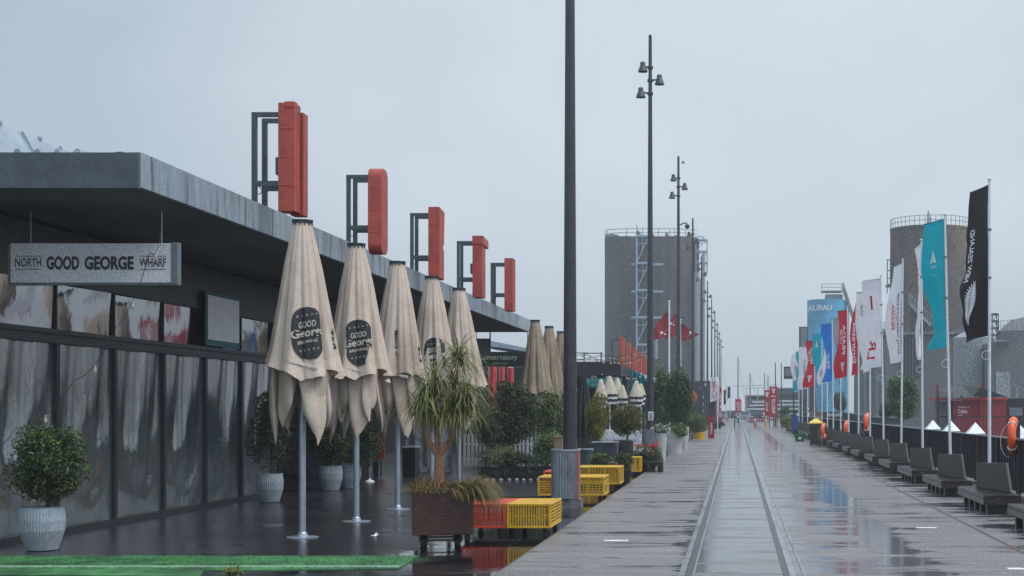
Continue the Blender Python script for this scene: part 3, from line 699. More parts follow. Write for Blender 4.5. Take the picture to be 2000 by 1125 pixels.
# ================================================================== PARASOLS
def parasol(label, x, y, H=4.04, logo=True, seed=0, mt='canvas', group='closed beige parasols in a row', rot=0.0, old=False):
    rr = random.Random(seed)
    o = thing('parasol', label, 'parasol', (x, y, -0.05), group)
    b = MB(); b.cyl((x, y, -0.02), (x, y, H - 0.1), 0.042, n=14); b.build('pole', 'alu', o, smooth=True)
    b = MB(); b.lathe([(0.20, 0.0), (0.20, 0.012), (0.17, 0.014), (0.07, 0.016), (0.055, 0.06), (0.045, 0.075)], (x, y, -0.05), 28); b.build('base_plate', 'alu', o)
    b = MB(); b.lathe([(0.118, 0), (0.122, 0.028), (0.135, 0.03), (0.135, 0.045), (0.02, 0.05)], (x, y, H - 0.06), 20)
    for k in range(12):
        a = k * math.pi / 6; b.box(x + 0.122 * math.cos(a) - 0.008, x + 0.122 * math.cos(a) + 0.008, y + 0.122 * math.sin(a) - 0.008, y + 0.122 * math.sin(a) + 0.008, H - 0.085, H - 0.03)
    b.build('crown_cap', 'frame_steel', o)
    ph = [rr.uniform(-0.35, 0.35) for _ in range(9)]
    lean = rr.uniform(-0.03, 0.05); skew = rr.uniform(-0.4, 0.4)
    zh = 2.02
    hemj = [rr.uniform(-0.10, 0.16) for _ in range(12)]
    prof = [(0, .108), (.12, .155), (.3, .22), (.5, .275), (.7, .33), (.85, .37), (.93, .395), (1, .43)]
    if old: prof = [(a, r * 0.98) for a, r in prof]
    def Rt(t):
        for (a, ra), (c, rc) in zip(prof[:-1], prof[1:]):
            if t <= c: return ra + (rc - ra) * (t - a) / (c - a)
        return prof[-1][1]
    nf = 9
    def fold(th, t):
        q = th * nf / 2 + 0.5 * math.sin(2 * th + ph[0]) + 0.35 * math.sin(3 * th + ph[1]) + 0.5 * t * math.sin(th + ph[2])
        s_ = abs(math.sin(q)) ** 0.75            # rounded bulges with sharp creases between
        f2 = 0.5 + 0.5 * math.sin(th * 23 + 4 * math.sin(th * 2 + ph[3]) + 1.5 * t)
        return 1 + (0.05 + 0.24 * t) * (s_ - 0.62) + 0.045 * f2 + 0.07 * t * t * math.sin(2 * th + ph[4])
    def hem(th):
        u = (th % (2 * math.pi)) / (2 * math.pi) * 12; i = int(u); fr = u - i
        h0 = hemj[i % 12]; h1 = hemj[(i + 1) % 12]
        return zh + h0 + (h1 - h0) * fr + (0.06 * abs(math.sin(th * nf / 2)))
    top = H - 0.05
    def surf(th, z, off=0.0, t=None):
        t = (top - z) / (top - zh) if t is None else t
        tt = min(max(t, 0), 1); r = Rt(tt) * fold(th, tt) + off
        return (x + lean * tt + r * math.cos(th) * (1 + 0.05 * math.sin(th + skew)), y + r * math.sin(th), z)
    def fs(u, v):
        th = 2 * math.pi * u; z = top + (hem(th) - top) * v
        return surf(th, z, 0, v)
    b = MB(); b.grid(fs, 160, 46, closed=True)
    def fin(u, v):    # inside of the mantle, drawn up to the pole
        th = 2 * math.pi * u; p = fs(u, 1.0); k = v
        return (x + (p[0] - x) * (1 - 0.75 * k), y + (p[1] - y) * (1 - 0.75 * k), p[2] + 0.30 * math.sin(k * 1.5))
    b.grid(fin, 160, 4, closed=True)
    # tails of slack fabric hanging under the strap
    tails = [(-2.75, .36, 1.30, .085), (-2.2, .27, 1.42, .10), (-0.95, .26, 1.27, .115), (-0.45, .33, 1.45, .09), (0.4, .30, 1.38, .12), (1.7, .26, 1.5, .13), (2.7, .30, 1.34, .10)]
    for (a, r0, zb, wd) in tails:
        a += rr.uniform(-0.15, 0.15); zb += rr.uniform(-0.08, 0.10); wd *= rr.uniform(1.05, 1.5); r0 *= .9; q = rr.uniform(0, 6); bx = rr.uniform(-0.06, 0.06)
        def ft(u, v, a=a, r0=r0, zb=zb, wd=wd, q=q, bx=bx):
            t_ = 2 * math.pi * u; z = 2.22 + (zb - 2.22) * v - 0.11 * v * v * math.cos(t_ + q) - 0.03 * v * math.sin(3 * t_)
            wv = wd * (1.35 - 0.35 * v - 0.66 * (max(0, v - 0.7) / 0.30) ** 2) * (1 + 0.18 * math.sin(3 * t_ + q + 3 * v))
            cx = x + (r0 + 0.03 * math.sin(3 * v + q)) * math.cos(a) + bx * v * v; cy = y + r0 * math.sin(a)
            tx, ty = -math.sin(a), math.cos(a)
            return (cx + tx * wv * math.cos(t_) + math.cos(a) * 0.45 * wv * math.sin(t_), cy + ty * wv * math.cos(t_) + math.sin(a) * 0.45 * wv * math.sin(t_), z)
        b.grid(ft, 26, 16, closed=True)
    b.build('canopy', mt, o, smooth='all')
    if not old:
        b = MB()
        def st(u, v):
            th = -2.9 + 2.0 * u; z = 2.30 - 0.20 * u + 0.045 * v
            return surf(th, z, 0.012 + 0.004 * math.sin(v * 3.1))
        b.grid(st, 30, 2); b.build('strap', 'strap', o, smooth='all')
    if logo:
        th0 = math.atan2(-y, -x) + 0.10 + rot      # toward the street
        def ls(a, z, off): 
            rr_ = Rt((top - z) / (top - zh)) * 1.12
            return surf(th0 + a / rr_, z, off)
        b = MB()
        def lg(u, v):
            zz = -1 + 2 * v; hw = (1 - abs(zz) ** 3.2) ** 0.45 if abs(zz) < 1 else 0.0
            return ls((2 * u - 1) * 0.22 * hw, 2.56 + 0.335 * zz, 0.010)
        b.grid(lg, 40, 40); b.build('logo_patch', 'logo_black', o, smooth='all')
        b = MB()
        fn = lambda a, c: ls(a, 2.56 + c + a * 0.18, 0.017)
        text_on(b, 'GOOD', -0.13, 0.10, 0.075, 0.155, fn, 0.01)
        text_on(b, 'George', -0.22, 0.22, -0.075, 0.065, fn, 0.02)
        text_on(b, 'BREWING', -0.15, 0.12, -0.125, -0.085, fn, 0.01)
        for k in range(5):
            text_on(b, '>', -0.15 + 0.065 * k, -0.125 + 0.065 * k, 0.215, 0.245, fn, 0.01)
            text_on(b, '<', -0.13 + 0.06 * k, -0.105 + 0.06 * k, -0.225, -0.195, fn, 0.01)
        b.build('logo_lettering', 'logo_cream', o)
        # secondary letters seen edge-on at the right
        b = MB(); th1 = th0 + 1.15
        for k, (ch, dz) in enumerate((('N', 0.09), ('W', 0.0), ('G', -0.09))):
            def f2(a, c, th1=th1): return surf(th1 + a / 0.45, 2.5 + c, 0.012)
            text_on(b, ch, -0.05, 0.05, dz - 0.035, dz + 0.035, f2, 0.03)
        b.build('side_lettering', 'logo_black', o)
    return o
pl = ['closed beige parasol with round black logo, nearest the camera', 'closed beige parasol with black logo, second in the row from the camera',
      'closed beige parasol, third in the row, its black logo half folded away', 'closed beige parasol, fourth in the row, partly behind the spiky plant',
      'closed beige parasol, fifth in the row, mostly behind the spiky plant']
for i, d in enumerate((18.4, 21.0, 23.55, 26.2, 28.75)):
    parasol(pl[i], -5.58, d, logo=(i < 4), seed=11 + i, rot=(0.05, 0.0, 0.12, 0.05, 0)[i])
pl2 = ['brown closed parasol behind the bushes, first of the far three', 'brown closed parasol behind the bushes, middle of the far three', 'brown closed parasol behind the bushes, last of the three, half hidden by the lamp post']
for i, d in enumerate((39.0, 41.9, 44.7)):
    parasol(pl2[i], -5.5, d, logo=False, seed=31 + i, mt='canvas_old', old=True, group='far brown parasols behind the bushes')

# ================================================================== STREET LAMPS
def lamp(i, d, label):
    x = -2.8
    o = thing('street_lamp', label, 'street lamp', (x, d, 0), 'tall street lamps along the left kerb')
    b = MB(); b.cyl((x, d, 0.0), (x, d, 13.6), 0.122, 0.052, n=20); b.lathe([(0.053, 0), (0.04, 0.03), (0.01, 0.05)], (x, d, 13.6), 16)
    b.build('pole', 'lamp_paint', o, smooth=True)
    b = MB(); b.box(x - 0.2, x + 0.2, d - 0.2, d + 0.2, -0.05, 0.10); b.build('plinth', 'concrete_mid', o)
    if i > 3: return o
    for k, (dx, dy, z) in enumerate(((-0.24, 0.02, 12.62), (0.30, -0.02, 12.2), (-0.30, -0.05, 11.78))):
        b = MB()
        b.lathe([(0.16, -0.17), (0.155, -0.15), (0.10, 0.0), (0.085, 0.03), (0.085, 0.12), (0.06, 0.15), (0.01, 0.155)], (x + dx, d + dy, z), 18)
        b.cyl((x, d, z - 0.03), (x + dx, d + dy, z - 0.0), 0.028, n=8)
        b.lathe([(0.07, -0.06), (0.095, -0.05), (0.095, 0.03), (0.07, 0.04)], (x, d, z - 0.03), 14)
        h = b.build('lamp_head', 'lamp_paint', o, smooth=True)
        b = MB(); b.lathe([(0.12, -0.172), (0.12, -0.176)], (x + dx, d + dy, z), 16); b.build('lens', 'dark_glass', h)
    return o
ll = ['thick dark street lamp post nearest the camera, cut off by the top of the frame', 'tall dark street lamp with three bell heads against open sky, second along the kerb',
      'dark street lamp with three bell heads in front of the grey silo', 'thin dark street lamp at the right side of the grey silo, fourth along the kerb']
lamp_objs = []
for i in range(11):
    d = 24 + 22.1 * i
    lb = ll[i] if i < 4 else '%s far street lamp of the row narrowing towards the harbour, counted from the camera' % ['', '', '', '', 'fifth', 'sixth', 'seventh', 'eighth', 'ninth', 'tenth', 'eleventh'][i]
    if i < 4: o = lamp(i, d, lb); lamp_objs.append(o)
    else:
        o = copy_tree(lamp_objs[1]); o.location = (-2.8, d, 0); o['label'] = lb
# the dome camera on lamp three
d3 = 24 + 44.2
o = thing('security_camera', 'white dome security camera on a short arm of the third lamp post', 'camera', (-2.8, d3, 10.4))
b = MB(); b.path([(-2.72, d3, 10.35), (-2.55, d3, 10.45), (-2.42, d3, 10.45), (-2.38, d3, 10.38)], 0.03, 8); b.build('arm', 'lamp_paint', o)
b = MB(); b.lathe([(0.02, 0.10), (0.10, 0.07), (0.12, 0.0), (0.09, -0.09), (0.02, -0.13)], (-2.38, d3, 10.3), 14); b.build('dome', 'lamp_paint', o, smooth='all')
# corrugated drums round the first two posts
def drum(name, label, x, y, r, z0, z1, m='corrugated', n=64, sx=1, cat='planter drum', rim=True, flat=False):
    o = thing(name, label, cat, (x, y, z0))
    b = MB(); b.lathe([(r, z0), (r, z1)], (x, y, 0), n, ribs=1, ribamp=0.028, sx=sx); b.build('body', m, o)
    if rim:
        b = MB(); b.lathe([(r + 0.018, z1 - 0.02), (r + 0.018, z1 + 0.012), (r - 0.03, z1 + 0.013), (r - 0.03, z1 - 0.01)], (x, y, 0), 40, sx=sx); b.build('rim', 'alu', o)
    return o
o = drum('corrugated_drum', 'ribbed galvanised drum wrapped round the foot of the nearest lamp post', -2.87, 24, 0.235, 0.11, 0.92)
b = MB(); b.box(-2.66, -2.63, 23.72, 23.76, 0.10, 0.91); b.build('orange_edge', 'orange_red', o)
o = drum('corrugated_drum', 'smaller pale metal drum round the foot of the second lamp post', -2.82, 46.1, 0.21, 0.05, 0.92)

# notice stuck on second post
b = MB(); b.box(X_(1266, 45.9), X_(1276, 45.9), 45.93, 45.945, Z_(821, 45.9), Z_(804, 45.9))
o = thing('notice', 'small white notice fixed to the second lamp post above its drum', 'notice', (-2.79, 45.93, 1.2))
b.build('sheet', 'white', o)
b = MB()
for k in range(5): b.box(X_(1268, 45.9), X_(1274, 45.9), 45.925, 45.928, Z_(819 - 2.6 * k, 45.9), Z_(817.6 - 2.6 * k, 45.9))
b.build('printed_lines', 'sign_ink', o)

# ================================================================== CRATES
def crate(label, x0, x1, y0, y1, z0, z1, m, vertical=True, group='slatted crate seats by the kerb'):
    o = thing('slatted_crate', label, 'crate', ((x0 + x1) / 2, (y0 + y1) / 2, z0), group)
    b = MB(); t = 0.03
    for (a, c) in ((x0, y0), (x1 - t, y0), (x0, y1 - t), (x1 - t, y1 - t)): b.box(a, a + t, c, c + t, z0, z1)
    for z in (z0, z1 - t):
        b.box(x0 + t, x1 - t, y0 + 0.001, y0 + t, z, z + t); b.box(x0 + t, x1 - t, y1 - t, y1 - 0.001, z, z + t)
        b.box(x0 + 0.001, x0 + t, y0 + t, y1 - t, z, z + t); b.box(x1 - t, x1 - 0.001, y0 + t, y1 - t, z, z + t)
    b.build('frame', m, o, bevel=0.004)
    b = MB()
    if vertical:
        n = int((x1 - x0 - 2 * t) / 0.034)
        for i in range(n):
            a = x0 + t + 0.008 + i * 0.034; b.box(a, a + 0.016, y0 + 0.008, y0 + 0.02, z0 + t, z1 - t)
        zc = (z0 + z1) / 2; b.box(x0 + t, x1 - t, y0 + 0.021, y0 + 0.03, zc - 0.01, zc + 0.01)
    else:
        n = int((z1 - z0 - 2 * t) / 0.042)
        for i in range(n):
            a = z0 + t + 0.008 + i * 0.042; b.box(x0 + t, x1 - t, y0 + 0.008, y0 + 0.02, a, a + 0.016)
        nn = max(2, int((x1 - x0) / 0.28))
        for i in range(1, nn):
            a = x0 + (x1 - x0) * i / nn; b.box(a - 0.012, a + 0.012, y0 + 0.003, y0 + 0.007, z0 + t, z1 - t)
    n = int((z1 - z0 - 2 * t) / 0.042)
    for i in range(n):
        a = z0 + t + 0.008 + i * 0.042; b.box(x1 - 0.02, x1 - 0.008, y0 + t, y1 - t, a, a + 0.016); b.box(x0 + 0.008, x0 + 0.02, y0 + t, y1 - t, a, a + 0.016)
    b.build('side_slats', m, o)
    b = MB(); n = int((x1 - x0 - 2 * t) / 0.03)
    for i in range(n):
        a = x0 + t + 0.006 + i * 0.03; b.box(a, a + 0.019, y0 + t, y1 - t, z1 - 0.022, z1 - 0.006)
    b.build('top_slats', m, o)
    b = MB(); b.box(x0 + 0.03, x1 - 0.03, y0 + 0.03, y1 - 0.03, z0 + 0.002, z0 + 0.012)
    b.build('floor_panel', 'black', o)
    b = MB(); n = int((x1 - x0 - 2 * t) / 0.06)
    for i in range(n): b.box(x0 + t + .01 + i * .06, x0 + t + .035 + i * .06, y1 - .02, y1 - .008, z0 + t, z1 - t)
    b.build('back_slats', m, o)
    for (a, c) in ((x0 + 0.05, y0 + 0.05), (x1 - 0.11, y0 + 0.05), (x0 + 0.05, y1 - 0.11), (x1 - 0.11, y1 - 0.11)):
        b = MB(); b.box(a, a + 0.06, c, c + 0.06, -0.05, z0 - 0.001); b.build('foot', 'black', o)
    return o
crate('bright yellow slatted crate nearest the camera, beside the red one', -2.96, -2.395, 18.4, 19.55, 0.07, 0.385, M['yellow'])
crate('red slatted crate between the wheeled planter and the yellow crate', -3.56, -2.975, 18.4, 19.55, 0.07, 0.385, M['crate_red'])
crate('long yellow slatted crate directly behind the ribbed drum', X_(1050, 25.6), X_(1180, 25.6), 25.6, 26.6, 0.05, 0.39, M['yellow'], False)
crate('red slatted crate just showing behind the long yellow crate', X_(1062, 26.8), X_(1110, 26.8), 26.75, 27.5, 0.05, 0.44, M['crate_red'], False)
crate('yellow slatted crate second behind the ribbed drum, wider to the right', X_(1120, 29.5), X_(1211, 29.5), 29.5, 30.5, 0.05, 0.41, M['yellow'], False)
crate('small yellow slatted crate beside the flower tub', X_(1231, 35.8), X_(1251, 35.8), 35.8, 36.5, 0.03, 0.4, M['yellow'], False)

# ================================================================== WHEELED PLANTER
px0, px1, py0, py1 = -3.885, -3.19, 16.85, 17.6
o = thing('wheeled_planter', 'dark rusty steel planter on castors in front of the red crate', 'planter', (-3.55, 17.2, -0.05))
b = MB(); b.box(px0, px1, py0, py1, 0.115, 0.655); b.build('box', 'corten', o, bevel=0.01)
b = MB(); b.bar((px0 + 0.12, 17.0, 0.045), (px1 - 0.12, 17.0, 0.045), 0.02); b.bar((px0 + 0.12, 17.45, 0.045), (px1 - 0.12, 17.45, 0.045), 0.02); b.build('axle', 'dark_steel', o)
for x in (px0 + 0.13, px1 - 0.17):
    for y in (16.98, 17.45):
        b = MB(); b.cyl((x - 0.035, y, 0.018), (x + 0.035, y, 0.018), 0.068, n=18); h = b.build('wheel', 'tyre', o)
        b = MB(); b.box(x - 0.055, x - 0.04, y - 0.04, y + 0.04, 0.02, 0.114); b.box(x + 0.04, x + 0.055, y - 0.04, y + 0.04, 0.02, 0.114); b.build('fork', 'dark_steel', h)
b = MB(); b.cyl((px1 + 0.01, 16.87, 0.655), (px1 + 0.01, 16.87, -0.02), 0.006, n=5); b.build('drain_tube', 'black', o)
o.rotation_euler.z = 0.2      # its front is turned a little towards the street
# drooping grass
g1 = thing('drooping_grass', 'straw-coloured grass spilling over the right side of the wheeled planter', 'ornamental grass', (-3.55, 17.2, 0.65))
g1.rotation_euler.z = 0.2
r_ = random.Random(5)
ba, bb = MB(), MB()
for i in range(3400):
    x = r_.uniform(px0, px1); y = r_.uniform(py0, py1); k = (x - px0) / (px1 - px0)
    if k < 0.55:
        d = Vector((r_.gauss(-0.15, 0.5), r_.gauss(-0.4, 0.5), r_.uniform(0.3, 1.0))); ln = r_.uniform(0.10, 0.24); dr = 1.6
    else:
        d = Vector((r_.uniform(0.3, 1.3), r_.gauss(-0.25, 0.35), r_.uniform(0.35, 0.9))); ln = r_.uniform(0.3, 0.62) * (0.5 + 0.6 * k); dr = 2.6
    if y < py0 + 0.2 and k < 0.8: ln *= 0.6
    blade(ba if r_.random() < (0.75 if k < 0.5 else 0.35) else bb, (x, y, 0.63), d, ln, 0.007, dr, 6)
ba.build('dry_blades', 'dry_grass', g1); bb.build('olive_blades', 'olive_grass', g1)
# dracaena
dt = thing('spiky_tree', 'branching tree with strappy green leaves growing in the wheeled planter', 'tree', (-3.5, 17.2, 0.65))
S = 17.2
def wp(px, py, dy=0.0): return Vector((X_(px, S), S + dy, Z_(py, S)))
limbs = [([(858, 948), (857, 925), (858, 905), (856, 888)], .068, .05, 0), ([(856, 890), (838, 862), (829, 835), (826, 800)], .042, .022, -.05), ([(858, 890), (874, 868), (890, 845), (893, 815)], .038, .022, .03),
         ([(856, 888), (851, 850), (848, 800), (846, 760)], .03, .016, .12), ([(893, 840), (890, 790), (886, 760), (892, 722)], .024, .016, .05), ([(829, 850), (838, 800), (842, 760), (850, 735)], .02, .014, -.1),
         ([(874, 866), (905, 820), (912, 790), (915, 770)], .022, .014, -.12)]
b = MB()
for pts, r0, r1, dy in limbs:
    P = []
    for i in range(len(pts) - 1):
        for k in range(4):
            t = k / 4; P.append(wp(pts[i][0] + (pts[i+1][0] - pts[i][0]) * t + r_.uniform(-0.5, 0.5), pts[i][1] + (pts[i+1][1] - pts[i][1]) * t, dy * (i + t) / 3))
    P.append(wp(pts[-1][0], pts[-1][1], dy)); b.path(P, r0, 10, r1)
b.build('trunk', 'bark', dt, smooth='all')
b = MB()
heads = [(826, 792, -.05, 1.0, 150), (835, 770, -.1, .95, 120), (850, 738, -.1, .9, 120), (846, 765, .12, .9, 120), (893, 703, .05, 1.1, 230), (886, 745, .05, .8, 70), (893, 808, .03, 1.0, 130),
         (915, 768, -.12, .95, 140), (905, 800, .1, .9, 100), (870, 785, 0, .9, 130), (815, 800, .05, .85, 90), (922, 795, 0.02, .7, 70), (868, 815, -.08, .7, 80), (840, 815, .1, .7, 70)]
for hx, hy, dy, sc_, n in heads:
    c = wp(hx, hy, dy)
    for i in range(int(n * 1.0)):
        a = r_.uniform(0, 2 * math.pi); el = r_.uniform(-0.2, 1.3)
        d = Vector((math.cos(a) * math.cos(el), math.sin(a) * math.cos(el), math.sin(el)))
        blade(b, c + Vector((r_.gauss(0, .02), r_.gauss(0, .02), r_.uniform(-.10, .06))), d, r_.uniform(0.22, 0.62) * sc_, 0.0115, r_.uniform(1.2, 3.4), 7)
b.build('leaves', 'dracaena', dt)

# ================================================================== POTS WITH SHRUBS UNDER THE CANOPY
def pot(label, x, y, z0, h, rt, rb, m='pot', rib=True, group=None, n=90):
    o = thing('plant_pot', label, 'plant pot', (x, y, z0), group)
    b = MB(); pr = [(rb, 0), (rb * 1.1, h * 0.1), (rt * 1.0, h * 0.45), (rt * 1.03, h * 0.7), (rt * 0.96, h * 0.96), (rt * 0.97, h), (rt * 0.88, h), (rt * 0.86, h * 0.93)]
    b.lathe(pr, (x, y, z0), n, ribs=1 if rib else 0, ribamp=0.012); b.build('body', m, o, smooth=not rib)
    b = MB(); b.lathe([(rt * 0.85, h * 0.9), (rt * 0.85, h * 0.94)], (x, y, z0), 24); b.build('soil', 'soil', o)
    return o
def shrub(label, cx, cy, cz, rx, ry, rz, n, size, m='leaf_dark', m2='leaf_mid', shape='ball', seed=1, trunk=None, name='shrub', cat='shrub', frac=0.3, group=None, lumps=26, spread=.28):
    zb = trunk if trunk is not None else cz - rz
    o = thing(name, label, cat, (cx, cy, zb), group)
    pts = crown_pts((cx, cy, cz), (rx, ry, rz), n, shape, seed=seed, lumps=lumps, spread=spread)
    k = int(n * frac)
    # the fresher leaves sit on the outside
    if k:
        rad = np.linalg.norm((pts - np.array([cx, cy, cz])) / np.array([rx, ry, rz]), axis=1) + rng.uniform(-.5, .5, n)
        idx = np.argsort(rad); leafmesh('crown', pts[idx[:n - k]], size, m, o); leafmesh('young_leaves', pts[idx[n - k:]], size, m2, o)
    else: leafmesh('crown', pts, size, m, o)
    b = MB(); b.cyl((cx, cy, zb), (cx, cy, cz), 0.03 * max(1, rz * 1.5), 0.012, n=8)
    rr = random.Random(seed)
    for i in range(7):
        a = rr.uniform(0, 6.28); b.cyl((cx, cy, cz - rz * rr.uniform(0.1, 0.7)), (cx + rx * .7 * math.cos(a), cy + ry * .7 * math.sin(a), cz + rz * rr.uniform(-.2, .6)), 0.012, 0.004, n=5)
    b.build('stem', 'trunk', o)
    return o
d = 16.75
pot('large ribbed pale pot holding the round shrub at the far left', X_(82, d), d, -0.04, 0.50, 0.245, 0.17)
shrub('dense round dark green shrub in the ribbed pot at the far left', X_(93, d), d, Z_(905, d), .40, .38, .41, 13000, 0.042, seed=3, trunk=.4, frac=.15, lumps=50, spread=.3, m2='leaf_light')
d = 25.4
pot('ribbed grey pot under the tall shrub, left of the nearest parasol pole', X_(527, d), d, -0.04, 0.50, 0.225, 0.16, group='pots in the dark under the canopy')
shrub('tall dark shrub left of the nearest parasol pole', X_(530, d), d, Z_(848, d), .36, .34, .68, 6000, 0.05, seed=4, trunk=.4, frac=.1, group='dark potted shrubs under the canopy')
d = 29.0
pot('ribbed grey pot left of the second parasol pole, further back', X_(645, d), d, -0.04, 0.50, 0.235, 0.17, group='pots in the dark under the canopy')
shrub('dark bushy shrub left of the second parasol pole', X_(640, d), d, Z_(858, d), .45, .4, .55, 5500, 0.05, seed=5, trunk=.4, frac=.1, group='dark potted shrubs under the canopy')
d = 29.9
pot('ribbed grey pot directly behind the second parasol pole', X_(682, d), d, -0.04, 0.52, 0.24, 0.17, group='pots in the dark under the canopy')
shrub('dark bushy shrub directly behind the second parasol pole', X_(705, d), d, Z_(862, d), .42, .4, .55, 5000, 0.05, seed=6, trunk=.4, frac=.1, group='dark potted shrubs under the canopy')
d = 33.0
shrub('dark shrub in deep shade right of the second parasol pole', X_(722, d) - 0.6, d, Z_(835, d), .45, .4, .7, 3000, 0.05, seed=8, trunk=-.05, frac=.1, group='dark potted shrubs under the canopy')
# orange panels and odd furniture in the dark bay
d = 35.5
o = thing('wall_panel', 'two orange square panels, one above the other, on the dark back wall', 'wall panels', (X_(743, d), d, .6))
for (a, c) in ((848, 870), (873, 896)):
    b = MB(); b.box(X_(735, d), X_(751, d), d, d + 0.04, Z_(c, d), Z_(a, d)); b.build('panel', 'orange_red', o)
b = MB(); b.box(X_(742, d), X_(744, d), d + 0.05, d + 0.08, -0.05, Z_(848, d)); b.build('post', 'black', o)
d = 32.5
o = thing('rope_stanchion', 'thin pale stanchion on a small round foot between the second and third parasol poles', 'stanchion', (X_(722, d), d, -.05))
b = MB(); b.cyl((X_(722, d), d, -.04), (X_(722, d), d, .72), 0.014, n=8); b.build('post', 'alu', o)
b = MB(); b.lathe([(.11, 0), (.10, .02), (.03, .05), (.015, .08)], (X_(722, d), d, -.05), 18); b.build('foot', 'white', o)
d = 35.0
o = thing('ribbed_cabinet', 'dark ribbed cabinet with a pale top right of the third parasol pole', 'cabinet', (X_(800, d), d, -.05))
b = MB(); b.box(X_(786, d), X_(811, d), d, d + .5, -.05, Z_(875, d))
for k in range(8): b.box(X_(787 + 3 * k, d), X_(788.5 + 3 * k, d), d - .02, d - .001, -.04, Z_(876, d))
b.build('carcass', 'black', o)
b = MB(); b.box(X_(785, d), X_(812, d), d - .03, d + .53, Z_(875, d) + .001, Z_(872, d)); b.build('top', 'concrete_pale', o)
# pale screen behind the spiky tree
d = 38
o = thing('pale_screen', 'pale grey canvas screen standing behind the spiky tree', 'screen', (X_(850, d), d, -.05))
b = MB(); b.grid(lambda u, v: (X_(792 + 88 * u, d), d + .03 * math.sin(22 * u), .05 + 1.7 * v), 40, 3); b.build('cloth', 'concrete_pale', o, smooth='all')
b = MB()
for px in (792, 836, 880): b.box(X_(px, d) - .02, X_(px, d) + .02, d + .05, d + .09, -.05, 1.78)
b.build('posts', 'grey_steel', o)
# litter
d = D_(1040); o = MB()
o.add([(X_(722, d), d, -.045), (X_(736, d), d, -.04), (X_(737, d), d + .12, -.03), (X_(724, d), d + .1, -.042)], [(0,1,2,3)]); o.add([(X_(728, d), d, -.045), (X_(736, d), d-.02, -.046), (X_(733, d), d + .08, -.0)], [(0,1,2)])
tag(o.build('paper_scrap', 'white'), 'small white scrap of paper on the wet paving by the parasol feet', 'litter')
shrub('small green weed tuft at the lower edge of the turf', X_(455, 14.2), 14.2, -0.02, .10, .08, .05, 400, .03, m='leaf_light', m2='leaf_yellow', seed=9, name='weed', cat='weed', trunk=-.05)

# ================================================================== PICKET FENCE + GARDEN
def picket(label, p, q, h, z0=-.05, gap=.11, wd=.065, name='picket_fence', tops=True):
    p, q = Vector(p), Vector(q); ln = (q - p).length; dr = (q - p).normalized(); nn = Vector((-dr.y, dr.x, 0))
    o = thing(name, label, 'picket fence', (p.x, p.y, z0))
    b = MB(); k = 0.0; i = 0
    while k < ln:
        c = p + dr * k; a = c + dr * wd; m_ = c + dr * wd / 2
        t = nn * .018; hh = h + .0
        b.add([(c.x, c.y, z0 + .06), (a.x, a.y, z0 + .06), (a.x, a.y, z0 + hh - .06), (m_.x, m_.y, z0 + hh), (c.x, c.y, z0 + hh - .06)] +
              [(v[0] + t.x, v[1] + t.y, v[2]) for v in [(c.x, c.y, z0 + .06), (a.x, a.y, z0 + .06), (a.x, a.y, z0 + hh - .06), (m_.x, m_.y, z0 + hh), (c.x, c.y, z0 + hh - .06)]],
              [(0,1,2,3,4), (9,8,7,6,5), (0,5,6,1), (1,6,7,2), (2,7,8,3), (3,8,9,4), (4,9,5,0)])
        k += gap
    b.build('pickets', 'white', o)
    b = MB()
    for z in (.25, .68): b.bar(p + nn * .04 + Vector((0, 0, z0 + h * z)), q + nn * .04 + Vector((0, 0, z0 + h * z)), .03, .06)
    b.build('rails', 'white', o)
    return o
picket('white picket fence behind the spiky tree and the left end of the hedge', (X_(905, 40), 40, 0), (X_(1098, 40), 40, 0), .98)
picket('white picket fence rising beyond the black round tub', (X_(1172, 50), 50, 0), (X_(1250, 47.5), 47.5, 0), .95)
shrub('big dark green bush between the spiky tree and the brown parasols', X_(993, 38), 38, Z_(812, 38), .78, .6, .80, 12000, .075, seed=12, trunk=-.05, m='leaf_dark', m2='leaf_mid', lumps=40)
shrub('smaller leafy bush filling the gap left of the big bush', X_(950, 37.3), 37.3, Z_(835, 37.3), .3, .3, .5, 2500, .06, seed=13, trunk=-.05, m='leaf_dark', m2='leaf_mid')
shrub('yellow-green bush just left of the nearest lamp post', X_(1078, 36.5), 36.5, Z_(815, 36.5), .42, .4, .62, 6000, .06, seed=14, trunk=-.05, m='leaf_mid', m2='leaf_light', frac=.4)
shrub('low leafy plant with light tips beside the lamp post foot', X_(1070, 33.6), 33.6, Z_(872, 33.6), .34, .3, .36, 3000, .055, seed=15, trunk=-.05, m='leaf_mid', m2='leaf_light', frac=.5)
# hedge in planter
o = thing('hedge', 'low dark clipped hedge in front of the picket fence', 'hedge', (X_(1000, 33), 33, -.05))
leafmesh('foliage', crown_pts((X_(1005, 33.4), 33.4, .30), (.88, .35, .33), 9000, 'box', lumps=70, spread=.16, seed=21), .05, 'leaf_dark', o)
leafmesh('young_leaves', crown_pts((X_(975, 33.3), 33.3, .52), (.5, .3, .22), 1500, 'box', lumps=40, spread=.2, seed=22), .045, 'leaf_light', o)
o = thing('hedge_trough', 'black trough holding the low clipped hedge', 'planter', (X_(1000, 33), 33, -.05))
b = MB(); b.box(X_(938, 33), X_(1082, 33), 33.08, 33.7, -.05, .26); b.build('box', 'black', o)
b = MB()
for k in range(9): b.lathe([(.045, 0), (.05, .03), (.02, .06)], (X_(950 + 14.5 * k, 32.9), 32.9 + .1 * math.sin(k * 5), -.05), 7)
b.build('edging_stones', 'concrete_pale', o)
